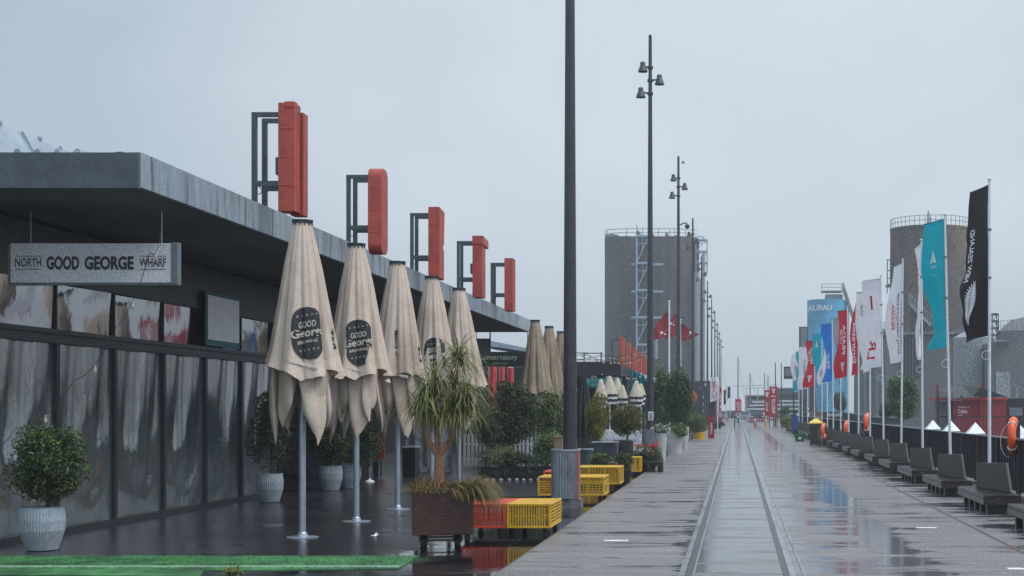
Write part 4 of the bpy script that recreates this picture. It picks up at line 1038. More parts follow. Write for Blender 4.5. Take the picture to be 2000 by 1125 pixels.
# timber box by post
b = MB(); b.box(X_(1082, 31.5), X_(1098, 31.5), 31.5, 31.9, .35, Z_(854, 31.5)); b.box(X_(1080, 31.5), X_(1100, 31.5), 31.48, 31.92, Z_(854, 31.5), Z_(852, 31.5)); b.box(X_(1082, 31.5), X_(1098, 31.5), 31.52, 31.88, -.05, .34)
o = thing('timber_box', 'brown timber box standing left of the lamp post above the ribbed drum', 'box', (X_(1090, 31.5), 31.7, -.05)); b.build('box', 'tan', o)
# dark drum, trough, black tub
drum('corrugated_drum', 'dark ribbed drum just right of the pale drum, behind the yellow crates', X_(1145, 33), 33, .155, -.05, Z_(877, 33), m='corrugated_dark', n=70)
o = thing('metal_trough', 'long corrugated metal trough planter behind the yellow crates', 'planter', (X_(1180, 36), 36, -.05))
b = MB()
n_ = 26
for k in range(n_):
    x0 = X_(1156, 36) + (X_(1205, 36) - X_(1156, 36)) * k / n_; b.box(x0, x0 + .013, 35.97, 36.0, .0, Z_(866, 36))
b.box(X_(1156, 36), X_(1205, 36), 36.0, 36.5, -.05, Z_(865, 36)); b.build('body', 'corrugated_dark', o)
b = MB(); b.box(X_(1155, 36), X_(1206, 36), 35.95, 36.52, Z_(865, 36) + .001, Z_(863, 36)); b.build('rim', 'alu', o)
shrub('sprawling herb plants growing in the corrugated trough', X_(1168, 36.2), 36.2, Z_(868, 36.2) - .1, .16, .15, .22, 900, .05, seed=23, trunk=.4, m='leaf_mid', m2='leaf_light')
o = thing('round_tub', 'black round tub holding the topiary tree', 'planter', (X_(1217, 38.5), 38.5, -.05))
b = MB(); b.lathe([(.25, 0), (.275, .5), (.285, .72), (.27, .80), (.24, .81), (.235, .76)], (X_(1217, 38.5), 38.5, -.05), 30); b.build('body', 'black', o, smooth=True)
shrub('round rusty-green topiary tree on a thin stem in the black tub', X_(1225, 38.5), 38.5, Z_(819, 38.5), .47, .42, .40, 9000, .05, seed=24, trunk=.7, m='leaf_mid', m2='leaf_rust', frac=.5, name='topiary_tree', cat='tree', lumps=34)
shrub('narrow yellow-leaved shrub right of the nearest lamp post', X_(1167, 40), 40, Z_(815, 40), .30, .3, .68, 6500, .055, seed=25, trunk=-.05, m='leaf_yellow', m2='leaf_yellow', frac=.3)
shrub('low green herb clump in the black box behind the yellow crate', X_(1175, 32.3), 32.3, Z_(898, 32.3), .26, .16, .14, 1500, .05, seed=26, trunk=.3, m='leaf_mid', m2='leaf_light')
b = MB(); b.box(X_(1158, 32), X_(1194, 32), 32.1, 32.5, -.05, Z_(902, 32)); o = thing('black_planter', 'low black box planter on the paving behind the yellow crate', 'planter', (X_(1175, 32), 32, -.05)); b.build('box', 'black', o)
shrub('dark leafy plant filling the black tub right of the yellow crates', X_(1218, 31.5), 31.5, Z_(905, 31.5), .20, .18, .22, 2500, .045, seed=27, trunk=.1, m='leaf_dark', m2='leaf_mid')
o = thing('black_tub', 'tall black tub at the kerb right of the second yellow crate', 'planter', (X_(1218, 31.2), 31.2, -.05))
b = MB(); b.lathe([(.13, 0), (.17, .3), (.175, .32), (.16, .33)], (X_(1218, 31.4), 31.4, -.05), 20); b.build('body', 'black', o, smooth=True)
# pinkish pot
o = thing('terracotta_pot', 'small dusty terracotta pot between the black planter and black tub', 'plant pot', (X_(1196, 32), 32, -.05))
b = MB(); b.lathe([(.07, 0), (.10, .40), (.115, .42), (.115, .47), (.09, .47)], (X_(1197, 31.8), 31.8, -.05), 16); b.build('body', 'tan', o, smooth=True)
# geranium tub
d = 37.2
o = thing('flower_tub', 'dark tub overflowing with pink and white flowers at the kerb', 'flower tub', (X_(1264, d), d, -.05))
b = MB(); b.lathe([(.22, 0), (.28, .42), (.29, .45), (.26, .45)], (X_(1262, d), d, -.05), 20); b.build('tub', 'black', o, smooth=True)
leafmesh('foliage', crown_pts((X_(1265, d), d, .36), (.37, .32, .33), 7000, 'ball', seed=28, lumps=34), .045, 'leaf_mid', o)
leafmesh('pink_flowers', crown_pts((X_(1262, d), d, .66), (.30, .2, .09), 520, 'ball', seed=29, lumps=12, spread=.2), .035, 'pink', o, aspect=.9)
leafmesh('white_flowers', crown_pts((X_(1252, d), d - .2, .55), (.2, .15, .14), 160, 'ball', seed=30), .03, 'flower_white', o, aspect=.9)
leafmesh('orange_flowers', crown_pts((X_(1270, d), d - .2, .46), (.15, .12, .14), 120, 'ball', seed=31), .03, 'flower_orange', o, aspect=.9)
# small black hoop bench
d = D_(922)
o = thing('hoop_rack', 'small black low hoop stand at the kerb edge by the flowers', 'hoop stand', (X_(1278, d), d, 0))
b = MB(); b.box(X_(1262, d), X_(1294, d), d, d + .5, .20, .26); b.box(X_(1284, d), X_(1294, d), d + .001, d + .499, 0.0, .199); b.box(X_(1262, d), X_(1270, d), d + .001, d + .499, 0.0, .199); b.build('hoop', 'black', o, bevel=.01)
# white tapered planters with columnar trees
def wplanter(label, px, d, hw, ytop, ybot, group='white stone planters along the kerb'):
    x = X_(px, d); r = hw * d / F; z1 = Z_(ytop, d); o = thing('stone_planter', label, 'planter', (x, d, 0), group)
    b = MB(); b.lathe([(r * .78, 0), (r * .9, z1 * .5), (r, z1 * .97), (r, z1), (r * .9, z1), (r * .88, z1 * .93)], (x, d, 0), 26); b.build('body', 'pot_white', o, smooth=True)
    return o
wplanter('white stone planter nearest the camera, just right of the flower tub', 1290, 44.5, 13, 846, 0)
wplanter('widest white stone planter, second along the kerb', 1318, 50.5, 17, 842, 0)
wplanter('white stone planter third along the kerb, behind the widest one', 1337, 58.0, 9, 834, 0)
shrub('trailing pale flowers in the nearest white stone planter', X_(1290, 44.5), 44.5, .92, .27, .25, .20, 1800, .05, seed=33, trunk=.6, m='leaf_mid', m2='flower_white', frac=.2)
shrub('trailing greenery in the widest white stone planter', X_(1326, 50.3), 50.3, .86, .30, .28, .22, 1800, .055, seed=34, trunk=.6, m='leaf_mid', m2='leaf_light', frac=.3)
shrub('dense columnar tree with pale tips behind the nearest white planter', X_(1293, 53), 53.2, Z_(782, 53), .40, .4, 1.15, 8000, .075, seed=35, trunk=0, m='leaf_dark', m2='leaf_light', frac=.25, name='columnar_tree', cat='tree', shape='ball', lumps=44)
shrub('tallest dense dark columnar tree, in the widest white planter', X_(1324, 51), 51.2, Z_(778, 51), .46, .45, 1.12, 11000, .075, seed=36, trunk=.5, m='leaf_dark', m2='leaf_mid', frac=.35, name='columnar_tree', cat='tree', shape='ball', lumps=50)
d = D_(860)
o = thing('yellow_pot', 'bright yellow round tub further along the kerb', 'plant pot', (X_(1366, d), d, 0))
b = MB(); r_y = 10.5 * d / F; b.lathe([(r_y * .85, 0.04), (r_y, .38), (r_y * 1.03, .40), (r_y * 1.0, .41), (r_y * .9, .41)], (X_(1366, d), d, 0), 20); b.build('body', 'yellow', o, smooth=True)
shrub('light green bush growing in the yellow tub', X_(1361, d), d, Z_(826, d), .50, .45, .48, 4500, .08, seed=37, trunk=.3, m='leaf_mid', m2='leaf_light', frac=.5)
# orange pompom tree
shrub('orange-leaved round bush glowing beside the dark far building', X_(1352, 88), 88, Z_(776, 88), .32, .3, .32, 900, .10, seed=38, trunk=0, m='flower_orange', m2='flower_orange', frac=.2, name='orange_bush', cat='shrub')
shrub('dark bush behind the yellow tub at the far building', X_(1345, 84), 84, Z_(815, 84), .6, .5, .75, 3000, .1, seed=39, trunk=0)
# red stand (easel-like board)
d = D_(856)
o = thing('red_board', 'small red lettered pavement board past the yellow tub', 'pavement board', (X_(1389, d), d, 0))
b = MB(); b.prism([(X_(1383, d), 0.0), (X_(1395, d), 0.0), (X_(1394, d), Z_(816, d)), (X_(1384, d), Z_(816, d))], d, d + .05)
b.build('panel', 'kiosk_red', o)
b = MB(); b.box(X_(1381, d), X_(1397, d), d + .06, d + .1, Z_(817, d), Z_(814, d)); b.bar((X_(1384, d), d + .06, 0.9), (X_(1384, d), d + .6, 0), .04); b.bar((X_(1394, d), d + .06, 0.9), (X_(1394, d), d + .6, 0), .04); b.build('legs', 'kiosk_red', o)
b = MB(); text_on(b, 'TOURS', 0, 1, 0, 1, lambda a, c: (X_(1391.2 - 3.5 * c, d), d - .006, Z_(848 - 22 * a, d)), .02); b.build('lettering', 'white', o)

# ================================================================== BACK OF SHED ONE: sign + tubes
d = 46.5
o = thing('conservatory_sign', 'dark green lettered sign under the canopy end, reading Conservatory', 'sign', (X_(975, d), d, 3.0))
b = MB(); b.box(X_(912, d), X_(1040, d), d, d + .08, Z_(716, d), Z_(687, d)); b.build('board', mat('sign_green', (0.006, 0.022, 0.018), .5), o)
b = MB(); text_on(b, 'Conservatory', 935, 1010, 706, 692, lambda a, c: (X_(a, d), d - .006, Z_(c, d))); text_on(b, 'NORTH WHARF', 962, 992, 712, 708.5, lambda a, c: (X_(a, d), d - .006, Z_(c, d)))
b.build('lettering', mat('sign_gold', (0.45, 0.47, 0.36), .6), o)
b = MB()
for px in (930, 1030): b.cyl((X_(px, d), d + .04, Z_(687, d)), (X_(px, d), d + .04, 4.1), .012, n=6)
b.build('hanger', 'dark_steel', o)
d = 44.0
o = thing('blank_sign', 'blank pale square sign hanging left of the Conservatory sign', 'sign', (X_(945, d), d, 3.2))
b = MB(); b.box(X_(928, d), X_(956, d), d, d + .05, Z_(693, d), Z_(661, d)); b.build('panel', 'concrete_pale', o)
b = MB(); b.box(X_(956, d) + .001, X_(958, d), d - .01, d + .06, Z_(694, d), 4.0); b.build('edge', 'dark_steel', o)
def tube(label, px, hw, yt, d):
    x = X_(px, d); r = hw * d / F; o = thing('red_tube', label, 'tube', (x, d, -.05), 'glossy red tubes under the Conservatory sign')
    b = MB(); b.lathe([(r * .9, 0), (r, .1), (r, Z_(yt, d) - .1), (r * .9, Z_(yt, d)), (r * .5, Z_(yt, d) + .04)], (x, d, -.05), 20); b.build('body', M['gloss_red'], o, smooth=True)
    b = MB(); b.lathe([(r * 1.04, 1.0), (r * 1.04, 1.06)], (x, d, 0), 20); b.build('band', 'alu', o)
M['gloss_red'] = mat('gloss_red', (0.42, 0.02, 0.02), 0.12, 0, 0.1, 4, coat=1)
tube('widest glossy red tube under the Conservatory sign, left of three', 962, 8.5, 712, 49); tube('partly hidden middle glossy red tube under the Conservatory sign', 980, 6, 712, 50.5); tube('right glossy red tube under the Conservatory sign', 997, 6.5, 716, 49)
o = thing('shade_wall', 'added dark wall standing in for building shade behind the red tubes and garden', 'screen wall', (-9, 55, -.05))
b = MB(); b.box(X_(640, 55), X_(1090, 55), 55, 55.2, -.05, 3.2); b.build('dark_sheet', 'interior', o)  # added dark sheet in place of the shade inside the building
# pale sloping roof behind the sign
o = thing('far_roof_shed', 'grey shed with a thin pale sloping roof seen behind the Conservatory sign', 'building', (-10, 60, 0))
d = 62
b = MB(); b.prism([(X_(905, d), Z_(655, d)), (X_(1030, d), Z_(680, d)), (X_(1060, d), Z_(688, d)), (X_(1060, d), Z_(692, d)), (X_(905, d), Z_(668, d))], d, d + 8); b.build('roof', 'roof_sheet', o)
b = MB(); b.box(X_(905, d), X_(1058, d), d + .3, d + 7.8, -.05, Z_(696, d)); b.build('wall', 'concrete_mid', o)

# ================================================================== SECOND SHED (black pavilion + teal) 
o = thing('black_pavilion', 'black flat-roofed bar pavilion with a teal sign beyond the yellow shrub', 'building', (X_(1170, 60), 62, -.05))
d = 60
b = MB(); b.box(X_(1095, d), X_(1212, d), d, d + 6, Z_(733, d), Z_(712, d)); b.prism([(X_(1095, d), Z_(712, d) + .001), (X_(1212, d), Z_(712, d) + .001), (X_(1195, d), Z_(706, d)), (X_(1095, d), Z_(706, d))], d + .2, d + 5.5)
b.build('roof', 'black', o)
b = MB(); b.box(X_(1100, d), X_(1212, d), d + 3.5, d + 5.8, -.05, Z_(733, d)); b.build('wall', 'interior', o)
b = MB()
for px in (1140, 1160, 1212): b.box(X_(px, d) - .05, X_(px, d) + .05, d + .1, d + .2, -.05, Z_(733, d))
b.build('posts', 'black', o)
o = thing('teal_sign', 'teal fascia sign of the black pavilion with a shield mark and pale lettering', 'sign', (X_(1155, d), d, 2.7))
b = MB(); b.box(X_(1141, d), X_(1216, d), d - .08, d - .03, Z_(757, d), Z_(738, d)); b.build('board', mat('teal_board', (0.01, 0.13, 0.14), .5), o)
b = MB(); text_on(b, 'GOOD GEORGE', 1155, 1200, 746, 741, lambda a, c: (X_(a, d), d - .085, Z_(c, d)), .01)
text_on(b, 'BAR', 1155, 1168, 753, 749, lambda a, c: (X_(a, d), d - .085, Z_(c, d)), .01)
b.add([(X_(1145, d), d - .085, Z_(741, d)), (X_(1151, d), d - .085, Z_(741, d)), (X_(1151, d), d - .085, Z_(746, d)), (X_(1148, d), d - .085, Z_(752, d)), (X_(1145, d), d - .085, Z_(746, d))], [(0,1,2,3,4)])
b.build('lettering', mat('teal_pale', (0.12, 0.32, 0.35), .5), o)
# black draped umbrella column
d = 43
o = thing('black_parasol', 'closed black parasol standing right behind the nearest lamp post', 'parasol', (X_(1141, d), d, -.05))
b = MB()
b.grid(lambda u, v: (X_(1141, d) + (.05 + .20 * min(1, v * 1.6) - .03 * v) * (1 + .18 * math.sin(2 * math.pi * u * 8)) * math.cos(2 * math.pi * u), d + (.05 + .2 * min(1, v * 1.6) - .03 * v) * (1 + .18 * math.sin(2 * math.pi * u * 8)) * math.sin(2 * math.pi * u), Z_(733, d) + (.75 - Z_(733, d)) * v), 64, 12, closed=True)
b.build('canopy', 'black', o, smooth='all')
b = MB(); b.cyl((X_(1141, d), d, -.05), (X_(1141, d), d, 1.2), .035, n=10); b.build('pole', 'dark_steel', o)
# bar string lights
string_lights('upper festoon lights looped above the black pavilion roof', [W3(1085, 688, 57), W3(1145, 690, 57), W3(1200, 706, 57), W3(1262, 693, 57)], 16, .012, .05)
string_lights('second festoon string dipping towards the red boxes', [W3(1085, 700, 58), W3(1175, 693, 58), W3(1240, 690, 58)], 12, .012, .05)
string_lights('festoon lights hung along the lower edge of the black pavilion roof', [W3(1125, 729, 58), W3(1175, 729, 58), W3(1215, 731, 58), W3(1250, 733, 58)], 18, .012, .05)
o = thing('thin_rail', 'thin steel rail with short uprights above the black pavilion', 'railing', (X_(1150, 64), 64, 4))
b = MB(); b.bar(W3(1080, 689, 64), W3(1178, 690, 64), .04); b.bar(W3(1080, 703, 64), W3(1178, 703, 64), .03)
for px in (1090, 1141, 1174): b.bar(W3(px, 688, 64), W3(px, 712, 64), .05)
b.build('rails', 'dark_steel', o)
# teal marquee
o = thing('teal_awning', 'teal gabled awning right of the black pavilion', 'awning', (X_(1236, 66), 66, -.05))
d = 66
b = MB(); b.grid(lambda u, v: (X_(1219 + 40 * u, d) , d + .06 * math.sin(30 * u), Z_((718 + 9 * u) + (8 * u * u), d) * (1 - v) + v * -.0), 50, 4)
b.build('cloth', mat('teal_cloth', (0.0, 0.16, 0.19), .6), o, smooth='all')
b = MB(); b.prism([(X_(1219, d), Z_(718, d)), (X_(1259, d), Z_(738, d)), (X_(1259, d), Z_(742, d)), (X_(1219, d), Z_(722, d))], d + .1, d + 3); b.build('roof_cloth', mat('teal_cloth_b', (0.0, 0.16, 0.19), .6), o)
# second shed with fascia and red boxes
shed2 = thing('second_shed', 'second low wharf shed with a pale fascia, red boxes standing on its edge', 'building', (-8, 90, -.05))
b = MB(); b.box(-6.56, -6.5, 79.6, 150, 3.70, 4.05); b.build('fascia', 'white_ribs', shed2)
b = MB(); b.box(-14, -6.58, 79.5, 150, 3.75, 4.0); b.build('roof', 'soffit', shed2)
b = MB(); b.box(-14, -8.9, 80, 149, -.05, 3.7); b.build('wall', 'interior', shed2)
for i in range(6):
    d = 75.2 + 4.6 * i
    fx = -6.55
    o = thing('roof_sign', '%s red box on the second shed, seen against the silo' % ['first', 'second', 'third', 'fourth', 'fifth', 'sixth'][i], 'roof sign', (fx, d, 4), 'red boxes on the second shed')
    b = MB()
    b.box(fx - .04, fx + .02, d, d + .06, 3.6, 5.25); b.box(fx + .02, fx + .4, d, d + .06, 5.19, 5.25); b.box(fx + .02, fx + .4, d, d + .06, 4.1, 4.16)
    b.build('frame', 'frame_steel', o)
    b = MB(); z1 = 5.36 - .07 * i; b.box(fx + .36, fx + .60, d - .1, d + .45, 3.85, z1); b.build('red_box', 'orange_red', o, bevel=.02)
# scalloped cream parasols
def cream(label, px, yt, hw, yb, d):
    x = X_(px, d); o = thing('cream_parasol', label, 'parasol', (x, d, -.05), 'cream closed parasols with black and white fringe')
    zt, zb, rw = Z_(yt, d), Z_(yb, d), hw * d / F
    def f(u, v):
        t = 2 * math.pi * u; r = rw * (0.18 + 0.82 * v ** .8) if v > .04 else rw * .18 * v / .04
        r *= 1 + .12 * v * abs(math.sin(4 * t)); return (x + r * math.cos(t), d + r * math.sin(t), zt + (zb - zt) * v)
    b = MB(); b.grid(f, 48, 20, closed=True); b.build('canopy', mat('cream', (0.52, 0.46, 0.36), .8, trans=.1) if 'cream' not in M else M['cream'], o, smooth='all')
    for k, mm in enumerate(('black', 'white', 'black', 'white')):
        b = MB(); hgt = .10
        def g(u, v, k=k):
            t = 2 * math.pi * u; r = rw * (1.03 - .10 * k) * (1 + .06 * math.sin(9 * t + k)); return (x + r * math.cos(t), d + r * math.sin(t), zb + .03 - hgt * (k + v) - .03 * abs(math.sin(5 * t)))
        b.grid(g, 60, 2, closed=True); b.build('fringe', mm, o)
    b = MB(); b.cyl((x, d, -.05), (x, d, zt), .03, n=8); b.build('pole', 'white_pole', o)
M['cream'] = mat('cream', (0.52, 0.46, 0.36), .8, 0, .15, 4, trans=.1)
for i, (px, yt, hw, yb, d) in enumerate(((1174, 740, 12, 776, 55), (1191, 734, 14, 770, 57), (1206, 737, 12, 770, 59), (1216, 752, 10, 778, 54), (1243, 743, 13, 775, 57), (1252, 749, 9, 772, 60))):
    cream(['leftmost cream parasol of the left-hand cluster', 'tallest cream parasol in the middle of the left-hand cluster', 'slim cream parasol with a rounded top right of the tallest', 'lowest cream parasol at the right of the left-hand cluster',
           'wider cream parasol of the pair beside the second lamp post', 'narrow cream parasol peeking out behind the pair by the second lamp post'][i], px, yt, hw, yb, d)

# ================================================================== FLAGPOLES WITH RED ENSIGNS
def cloth_flag(o, x, d, zt, pts, m, seed, depth=.15):
    """pts: outline rows [(left_x, right_x, z)] in metres, from the hoist"""
    rr = random.Random(seed); q = rr.uniform(0, 6)
    def f(u, v):
        k = v * (len(pts) - 1); i = min(int(k), len(pts) - 2); t = k - i
        a = [pts[i][j] + (pts[i+1][j] - pts[i][j]) * t for j in range(4)]
        return (a[0] + (a[1] - a[0]) * u, d + depth * u * math.sin(5 * u + 3 * v + q), a[2] + (a[3] - a[2]) * u)
    b = MB(); b.grid(f, 24, 24); return b.build('flag', m, o, smooth='all')
d = 100
for i, (px, yt, fl) in enumerate(((1307, 590, 'L'), (1323, 602, 'M'), (1329, 626, 'R'))):
    dd = d + 4 * i
    x = X_(px, dd); o = thing('flagpole', ['white flagpole with a red ensign blown left, first of three by the silo', 'white flagpole with a red ensign bunched between the other two', 'shorter white flagpole with a red ensign blown right'][i], 'flagpole', (x, dd, 0), 'white flagpoles in front of the grey silo')
    b = MB(); b.cyl((x, dd, 0), (x, dd, Z_(yt, dd)), .085, .06, n=10); b.build('pole', 'white_pole', o, smooth=True)
    b = MB(); b.lathe([(.02, 0), (.10, .03), (.10, .08), (.02, .12)], (x, dd, Z_(yt, dd)), 10); b.build('finial', 'white_pole', o)
    P = lambda a, c: (X_(a, dd), Z_(c, dd))
    if fl == 'L': rows = [((1306, 604), (1300, 612)), ((1306, 618), (1285, 630)), ((1306, 640), (1277, 646)), ((1306, 658), (1277, 664))]
    elif fl == 'M': rows = [((1322, 612), (1312, 622)), ((1322, 630), (1300, 638)), ((1322, 650), (1296, 654)), ((1322, 655), (1298, 662))]
    else: rows = [((1330, 628), (1332, 632)), ((1330, 640), (1350, 644)), ((1330, 655), (1366, 653)), ((1330, 668), (1352, 660))]
    pts = [(P(*a)[0], P(*c)[0], P(*a)[1], P(*c)[1]) for a, c in rows]
    fo = cloth_flag(o, x, dd, 0, pts, 'f_ensign', i, .3)
    b = MB(); cx, cz = P(*[(1296, 650), (1313, 632), (1352, 650)][i])
    b.cyl((cx - .12, dd - .25, cz), (cx - .12, dd - .26, cz), .10, n=8); b.cyl((cx + .12, dd - .25, cz - .1), (cx + .12, dd - .26, cz - .1), .07, n=6); b.bar((cx - .3, dd - .25, cz - .25), (cx + .25, dd - .25, cz + .22), .04, .01); b.build('emblem', 'i_white', fo)

# ================================================================== SILO LEFT
sd = 190.0
k = sd / F
silo = thing('grey_silo', 'huge twin-barrelled grey concrete silo with a pale ladder tower', 'silo', (X_(1268, sd), sd, 0))
zt = Z_(458, sd)
b = MB()
for px, hw in ((1222, 47.5), (1316, 47.5)):
    b.lathe([(hw * k, 0), (hw * k, zt - 1.0), (hw * k * 1.004, zt - .98), (hw * k * 1.004, zt), (.2, zt + .05)], (X_(px, sd), sd + 5, 0), 72)
b.box(X_(1240, sd), X_(1300, sd), sd + 1.9, sd + 9, 0, zt - .01)
b.build('barrels', 'concrete_silo', silo)
def railing(o, pts, h, m='grey_steel', t=.07, name='railing', post=1.6):
    b = MB()
    for z in (h, h * .5):
        b.path([(p[0], p[1], p[2] + z) for p in pts], t / 2, 5)
    for p, q in zip(pts[:-1], pts[1:]):
        L_ = (Vector(q) - Vector(p)).length; n = max(1, int(L_ / post))
        for i in range(n):
            c = Vector(p).lerp(Vector(q), i / n); b.cyl(c, c + Vector((0, 0, h)), t / 2, n=5)
    return b.build(name, m, o)
railing(silo, [(X_(1175, sd), sd + 5, zt), (X_(1182, sd), sd + 2.8, zt), (X_(1222, sd), sd + 1.8, zt), (X_(1316, sd), sd + 1.8, zt), (X_(1360, sd), sd + 3.5, zt)], 1.0, 'grey_steel', .09)
b = MB()
for (x0_, x1_, y0_, y1_) in ((1175, 1205, 449, 458), (1236, 1248, 443, 456), (1262, 1276, 448, 457), (1294, 1304, 446, 457), (1308, 1330, 452, 458), (1210, 1228, 453, 458)):
    b.box(X_(x0_ + 2, sd), X_(x1_ - 2, sd), sd + 4, sd + 6, zt, Z_(y0_ + 3, sd))
    b.prism([(X_(x0_ + 2, sd), Z_(y0_ + 3, sd) + .005), (X_(x1_ - 2, sd), Z_(y0_ + 3, sd) + .005), (X_((x0_ + x1_) / 2, sd), Z_(y0_, sd))], sd + 4, sd + 6)
b.build('rooftop_plant', 'grey_steel', silo)
b = MB(); b.bar((X_(1239, sd), sd + 5, zt), (X_(1239, sd), sd + 5, Z_(430, sd)), .12); b.bar((X_(1305, sd), sd + 5, zt), (X_(1305, sd), sd + 5, Z_(440, sd)), .1); b.build('antenna', 'grey_steel', silo)
def lattice(o, x0, x1, y0, y1, z0, z1, bay, m='pale_steel', t=.22, name='ladder_tower', cages=False):
    b = MB()
    for x in (x0, x1):
        for y in (y0, y1): b.bar((x, y, z0), (x, y, z1), t)
    z = z1; i = 0
    while z > z0 + .3:
        zn = max(z0, z - bay)
        b.bar((x0, y0, z), (x1, y0, z), t * 1.5); b.bar((x0, y1, z), (x1, y1, z), t); b.bar((x0, y0, z), (x0, y1, z), t); b.bar((x1, y0, z), (x1, y1, z), t)
        b.box(x0, x1, y0 + .02, y1 - .02, z - .06, z + .0)
        b.bar((x0, y0, zn), (x1, y0, z), t * .6); b.bar((x1, y0 + .05, (z + zn) / 2 + bay * .22), (x0, y0 + .05, (z + zn) / 2 + bay * .22), t * .5)
        b.bar(((x0 + x1) / 2, y0, z), ((x0 + x1) / 2, y0, zn + bay * .45), t * .4)
        z = zn; i += 1
    return b.build(name, m, o)
lattice(silo, X_(1243.5, sd), X_(1281, sd) - .9, sd - .3, sd + 1.2, 0, Z_(461, sd), 3.6, t=.18)
for (yy) in (516, 569, 620):
    b = MB(); b.bar((X_(1233, sd), sd + .2, Z_(yy, sd)), (X_(1295, sd), sd + .2, Z_(yy, sd)), .28, .28); b.build('bracket', 'pale_steel', silo)
b = MB()
for px, y0_, y1_, t in ((1360, 530, 770, .42), (1368, 545, 770, .2), (1374, 490, 770, .22), (1279, 660, 700, .4)): b.cyl((X_(px, sd), sd + 2, Z_(y1_, sd)), (X_(px, sd), sd + 2, Z_(y0_, sd)), t / 1.2, n=10)
b.build('pipes', 'concrete_pale', silo)
lattice(silo, X_(1358, sd), X_(1380, sd), sd + 3, sd + 4.5, Z_(528, sd), Z_(463, sd), 1.55, t=.13, name='side_cage')
b = MB(); b.bar((X_(1356, sd), sd + 3, Z_(457, sd)), (X_(1372, sd), sd + 3, Z_(457, sd)), .15); b.bar((X_(1372, sd), sd + 3, Z_(457, sd)), (X_(1374, sd), sd + 3, Z_(465, sd)), .15)
for yy in (540, 560, 590, 620, 650, 680, 710, 740): b.bar((X_(1356, sd), sd + 2, Z_(yy, sd)), (X_(1375, sd), sd + 2, Z_(yy, sd)), .12)
b.build('side_gantry', 'pale_steel', silo)

# ================================================================== SILO RIGHT
sd = 150.0; k = sd / F
silo = thing('brown_silo', 'tall brown-stained concrete silo with a curved stair, behind the flags', 'silo', (X_(1817, sd), sd, 0))
zt = Z_(448, sd); cx = X_(1817, sd); rr_ = 78 * k
b = MB(); b.lathe([(rr_, 0), (rr_, zt - .3), (rr_ * 1.01, zt - .28), (rr_ * 1.01, zt), (.2, zt + .1)], (cx, sd, 0), 80); b.build('barrel', 'concrete_brown', silo, smooth=True)
ring = [(cx + rr_ * math.cos(a), sd + rr_ * math.sin(a), zt) for a in np.linspace(-math.pi, 0, 25)]
railing(silo, ring, .95, 'grey_steel', .06); 
b = MB(); b.cyl((X_(1811, sd), sd - 1, zt), (X_(1811, sd), sd - 1, Z_(415, sd)), .22, .1, n=8); b.cyl((X_(1815, sd), sd - 1, zt), (X_(1815, sd), sd - 1, Z_(428, sd)), .1, n=6); b.build('vent_stack', 'pale_steel', silo)
def stair(o, p, q, m='concrete_pale', wd=.9, name='stair'):
    p, q = Vector(p), Vector(q); b = MB()
    for s_ in (0, wd): 
        off = Vector((0, s_, 0)); b.bar(p + off, q + off, .1, .25); b.bar(p + off + Vector((0, 0, 1)), q + off + Vector((0, 0, 1)), .07); b.bar(p + off + Vector((0, 0, .5)), q + off + Vector((0, 0, .5)), .04)
    n = 16
    for i in range(n + 1):
        c = p.lerp(q, i / n); b.box(c.x - .12, c.x + .12, c.y, c.y + wd, c.z, c.z + .03)
        if i % 2 == 0: b.cyl(c, c + Vector((0, 0, 1)), .035, n=4)
    return b.build(name, m, o)
stair(silo, (X_(1765, sd), sd - rr_ - .6, Z_(598, sd)), (X_(1805, sd), sd - rr_ - .6, Z_(640, sd)))
b = MB(); b.box(X_(1731, sd), X_(1745, sd), sd - 1, sd + 1, Z_(560, sd), Z_(556, sd)); 
for yy in (510, 530, 545): b.bar((X_(1731, sd), sd - 1, Z_(yy, sd)), (X_(1744, sd), sd - 1, Z_(yy, sd)), .1)
for px in (1731, 1737, 1744): b.bar((X_(px, sd), sd - 1, Z_(575, sd)), (X_(px, sd), sd - 1, Z_(508, sd)), .1)
b.build('side_platform', 'grey_steel', silo)

# low tanks and blocks in front of the silos
def tank(name, label, px0_, px1_, yt, d, m, cat='tank', rail=False, dome=0.0, sy=1):
    x0_, x1_ = X_(px0_, d), X_(px1_, d); r = (x1_ - x0_) / 2; cx_ = (x0_ + x1_) / 2; z = Z_(yt, d)
    o = thing(name, label, cat, (cx_, d, 0))
    b = MB(); b.lathe([(r, 0), (r, z), (r * .98, z + .01), (r * .6, z + dome * .7), (.1, z + dome)], (cx_, d, 0), 60, sy=sy); b.build('shell', m, o, smooth=True)
    if rail: railing(o, [(cx_ + r * math.cos(a), d + r * sy * math.sin(a), z) for a in np.linspace(-math.pi, 0, 21)], 1.0, 'grey_steel', .05)
    return o
tank('pale_tank', 'broad pale grey concrete tank behind the red kiosk', 1862, 1942, 660, 118, 'concrete_pale', dome=.6)
o = thing('grey_block', 'plain grey concrete building behind the white flags', 'building', (X_(1760, 125), 125, 0))
d = 125
b = MB(); b.box(X_(1735, d), X_(1858, d), d, d + 8, 0, Z_(653, d)); b.build('wall', 'concrete_mid', o)
b = MB(); b.box(X_(1760, d), X_(1800, d), d - .1, d - .02, Z_(735, d), Z_(660, d)); b.build('doors', 'dark_steel', o)
for i in range(6):
    b = MB(); b.box(X_(1763 + 6.2 * i, d), X_(1765 + 6.2 * i, d), d - .16, d - .11, Z_(735, d), Z_(660, d)); b.build('door_rib', 'concrete_mid', o)
b = MB(); b.box(X_(1731, d), X_(1862, d), d - .4, d + 8, Z_(653, d) + .01, Z_(650, d)); b.build('roof_edge', 'concrete_pale', o)
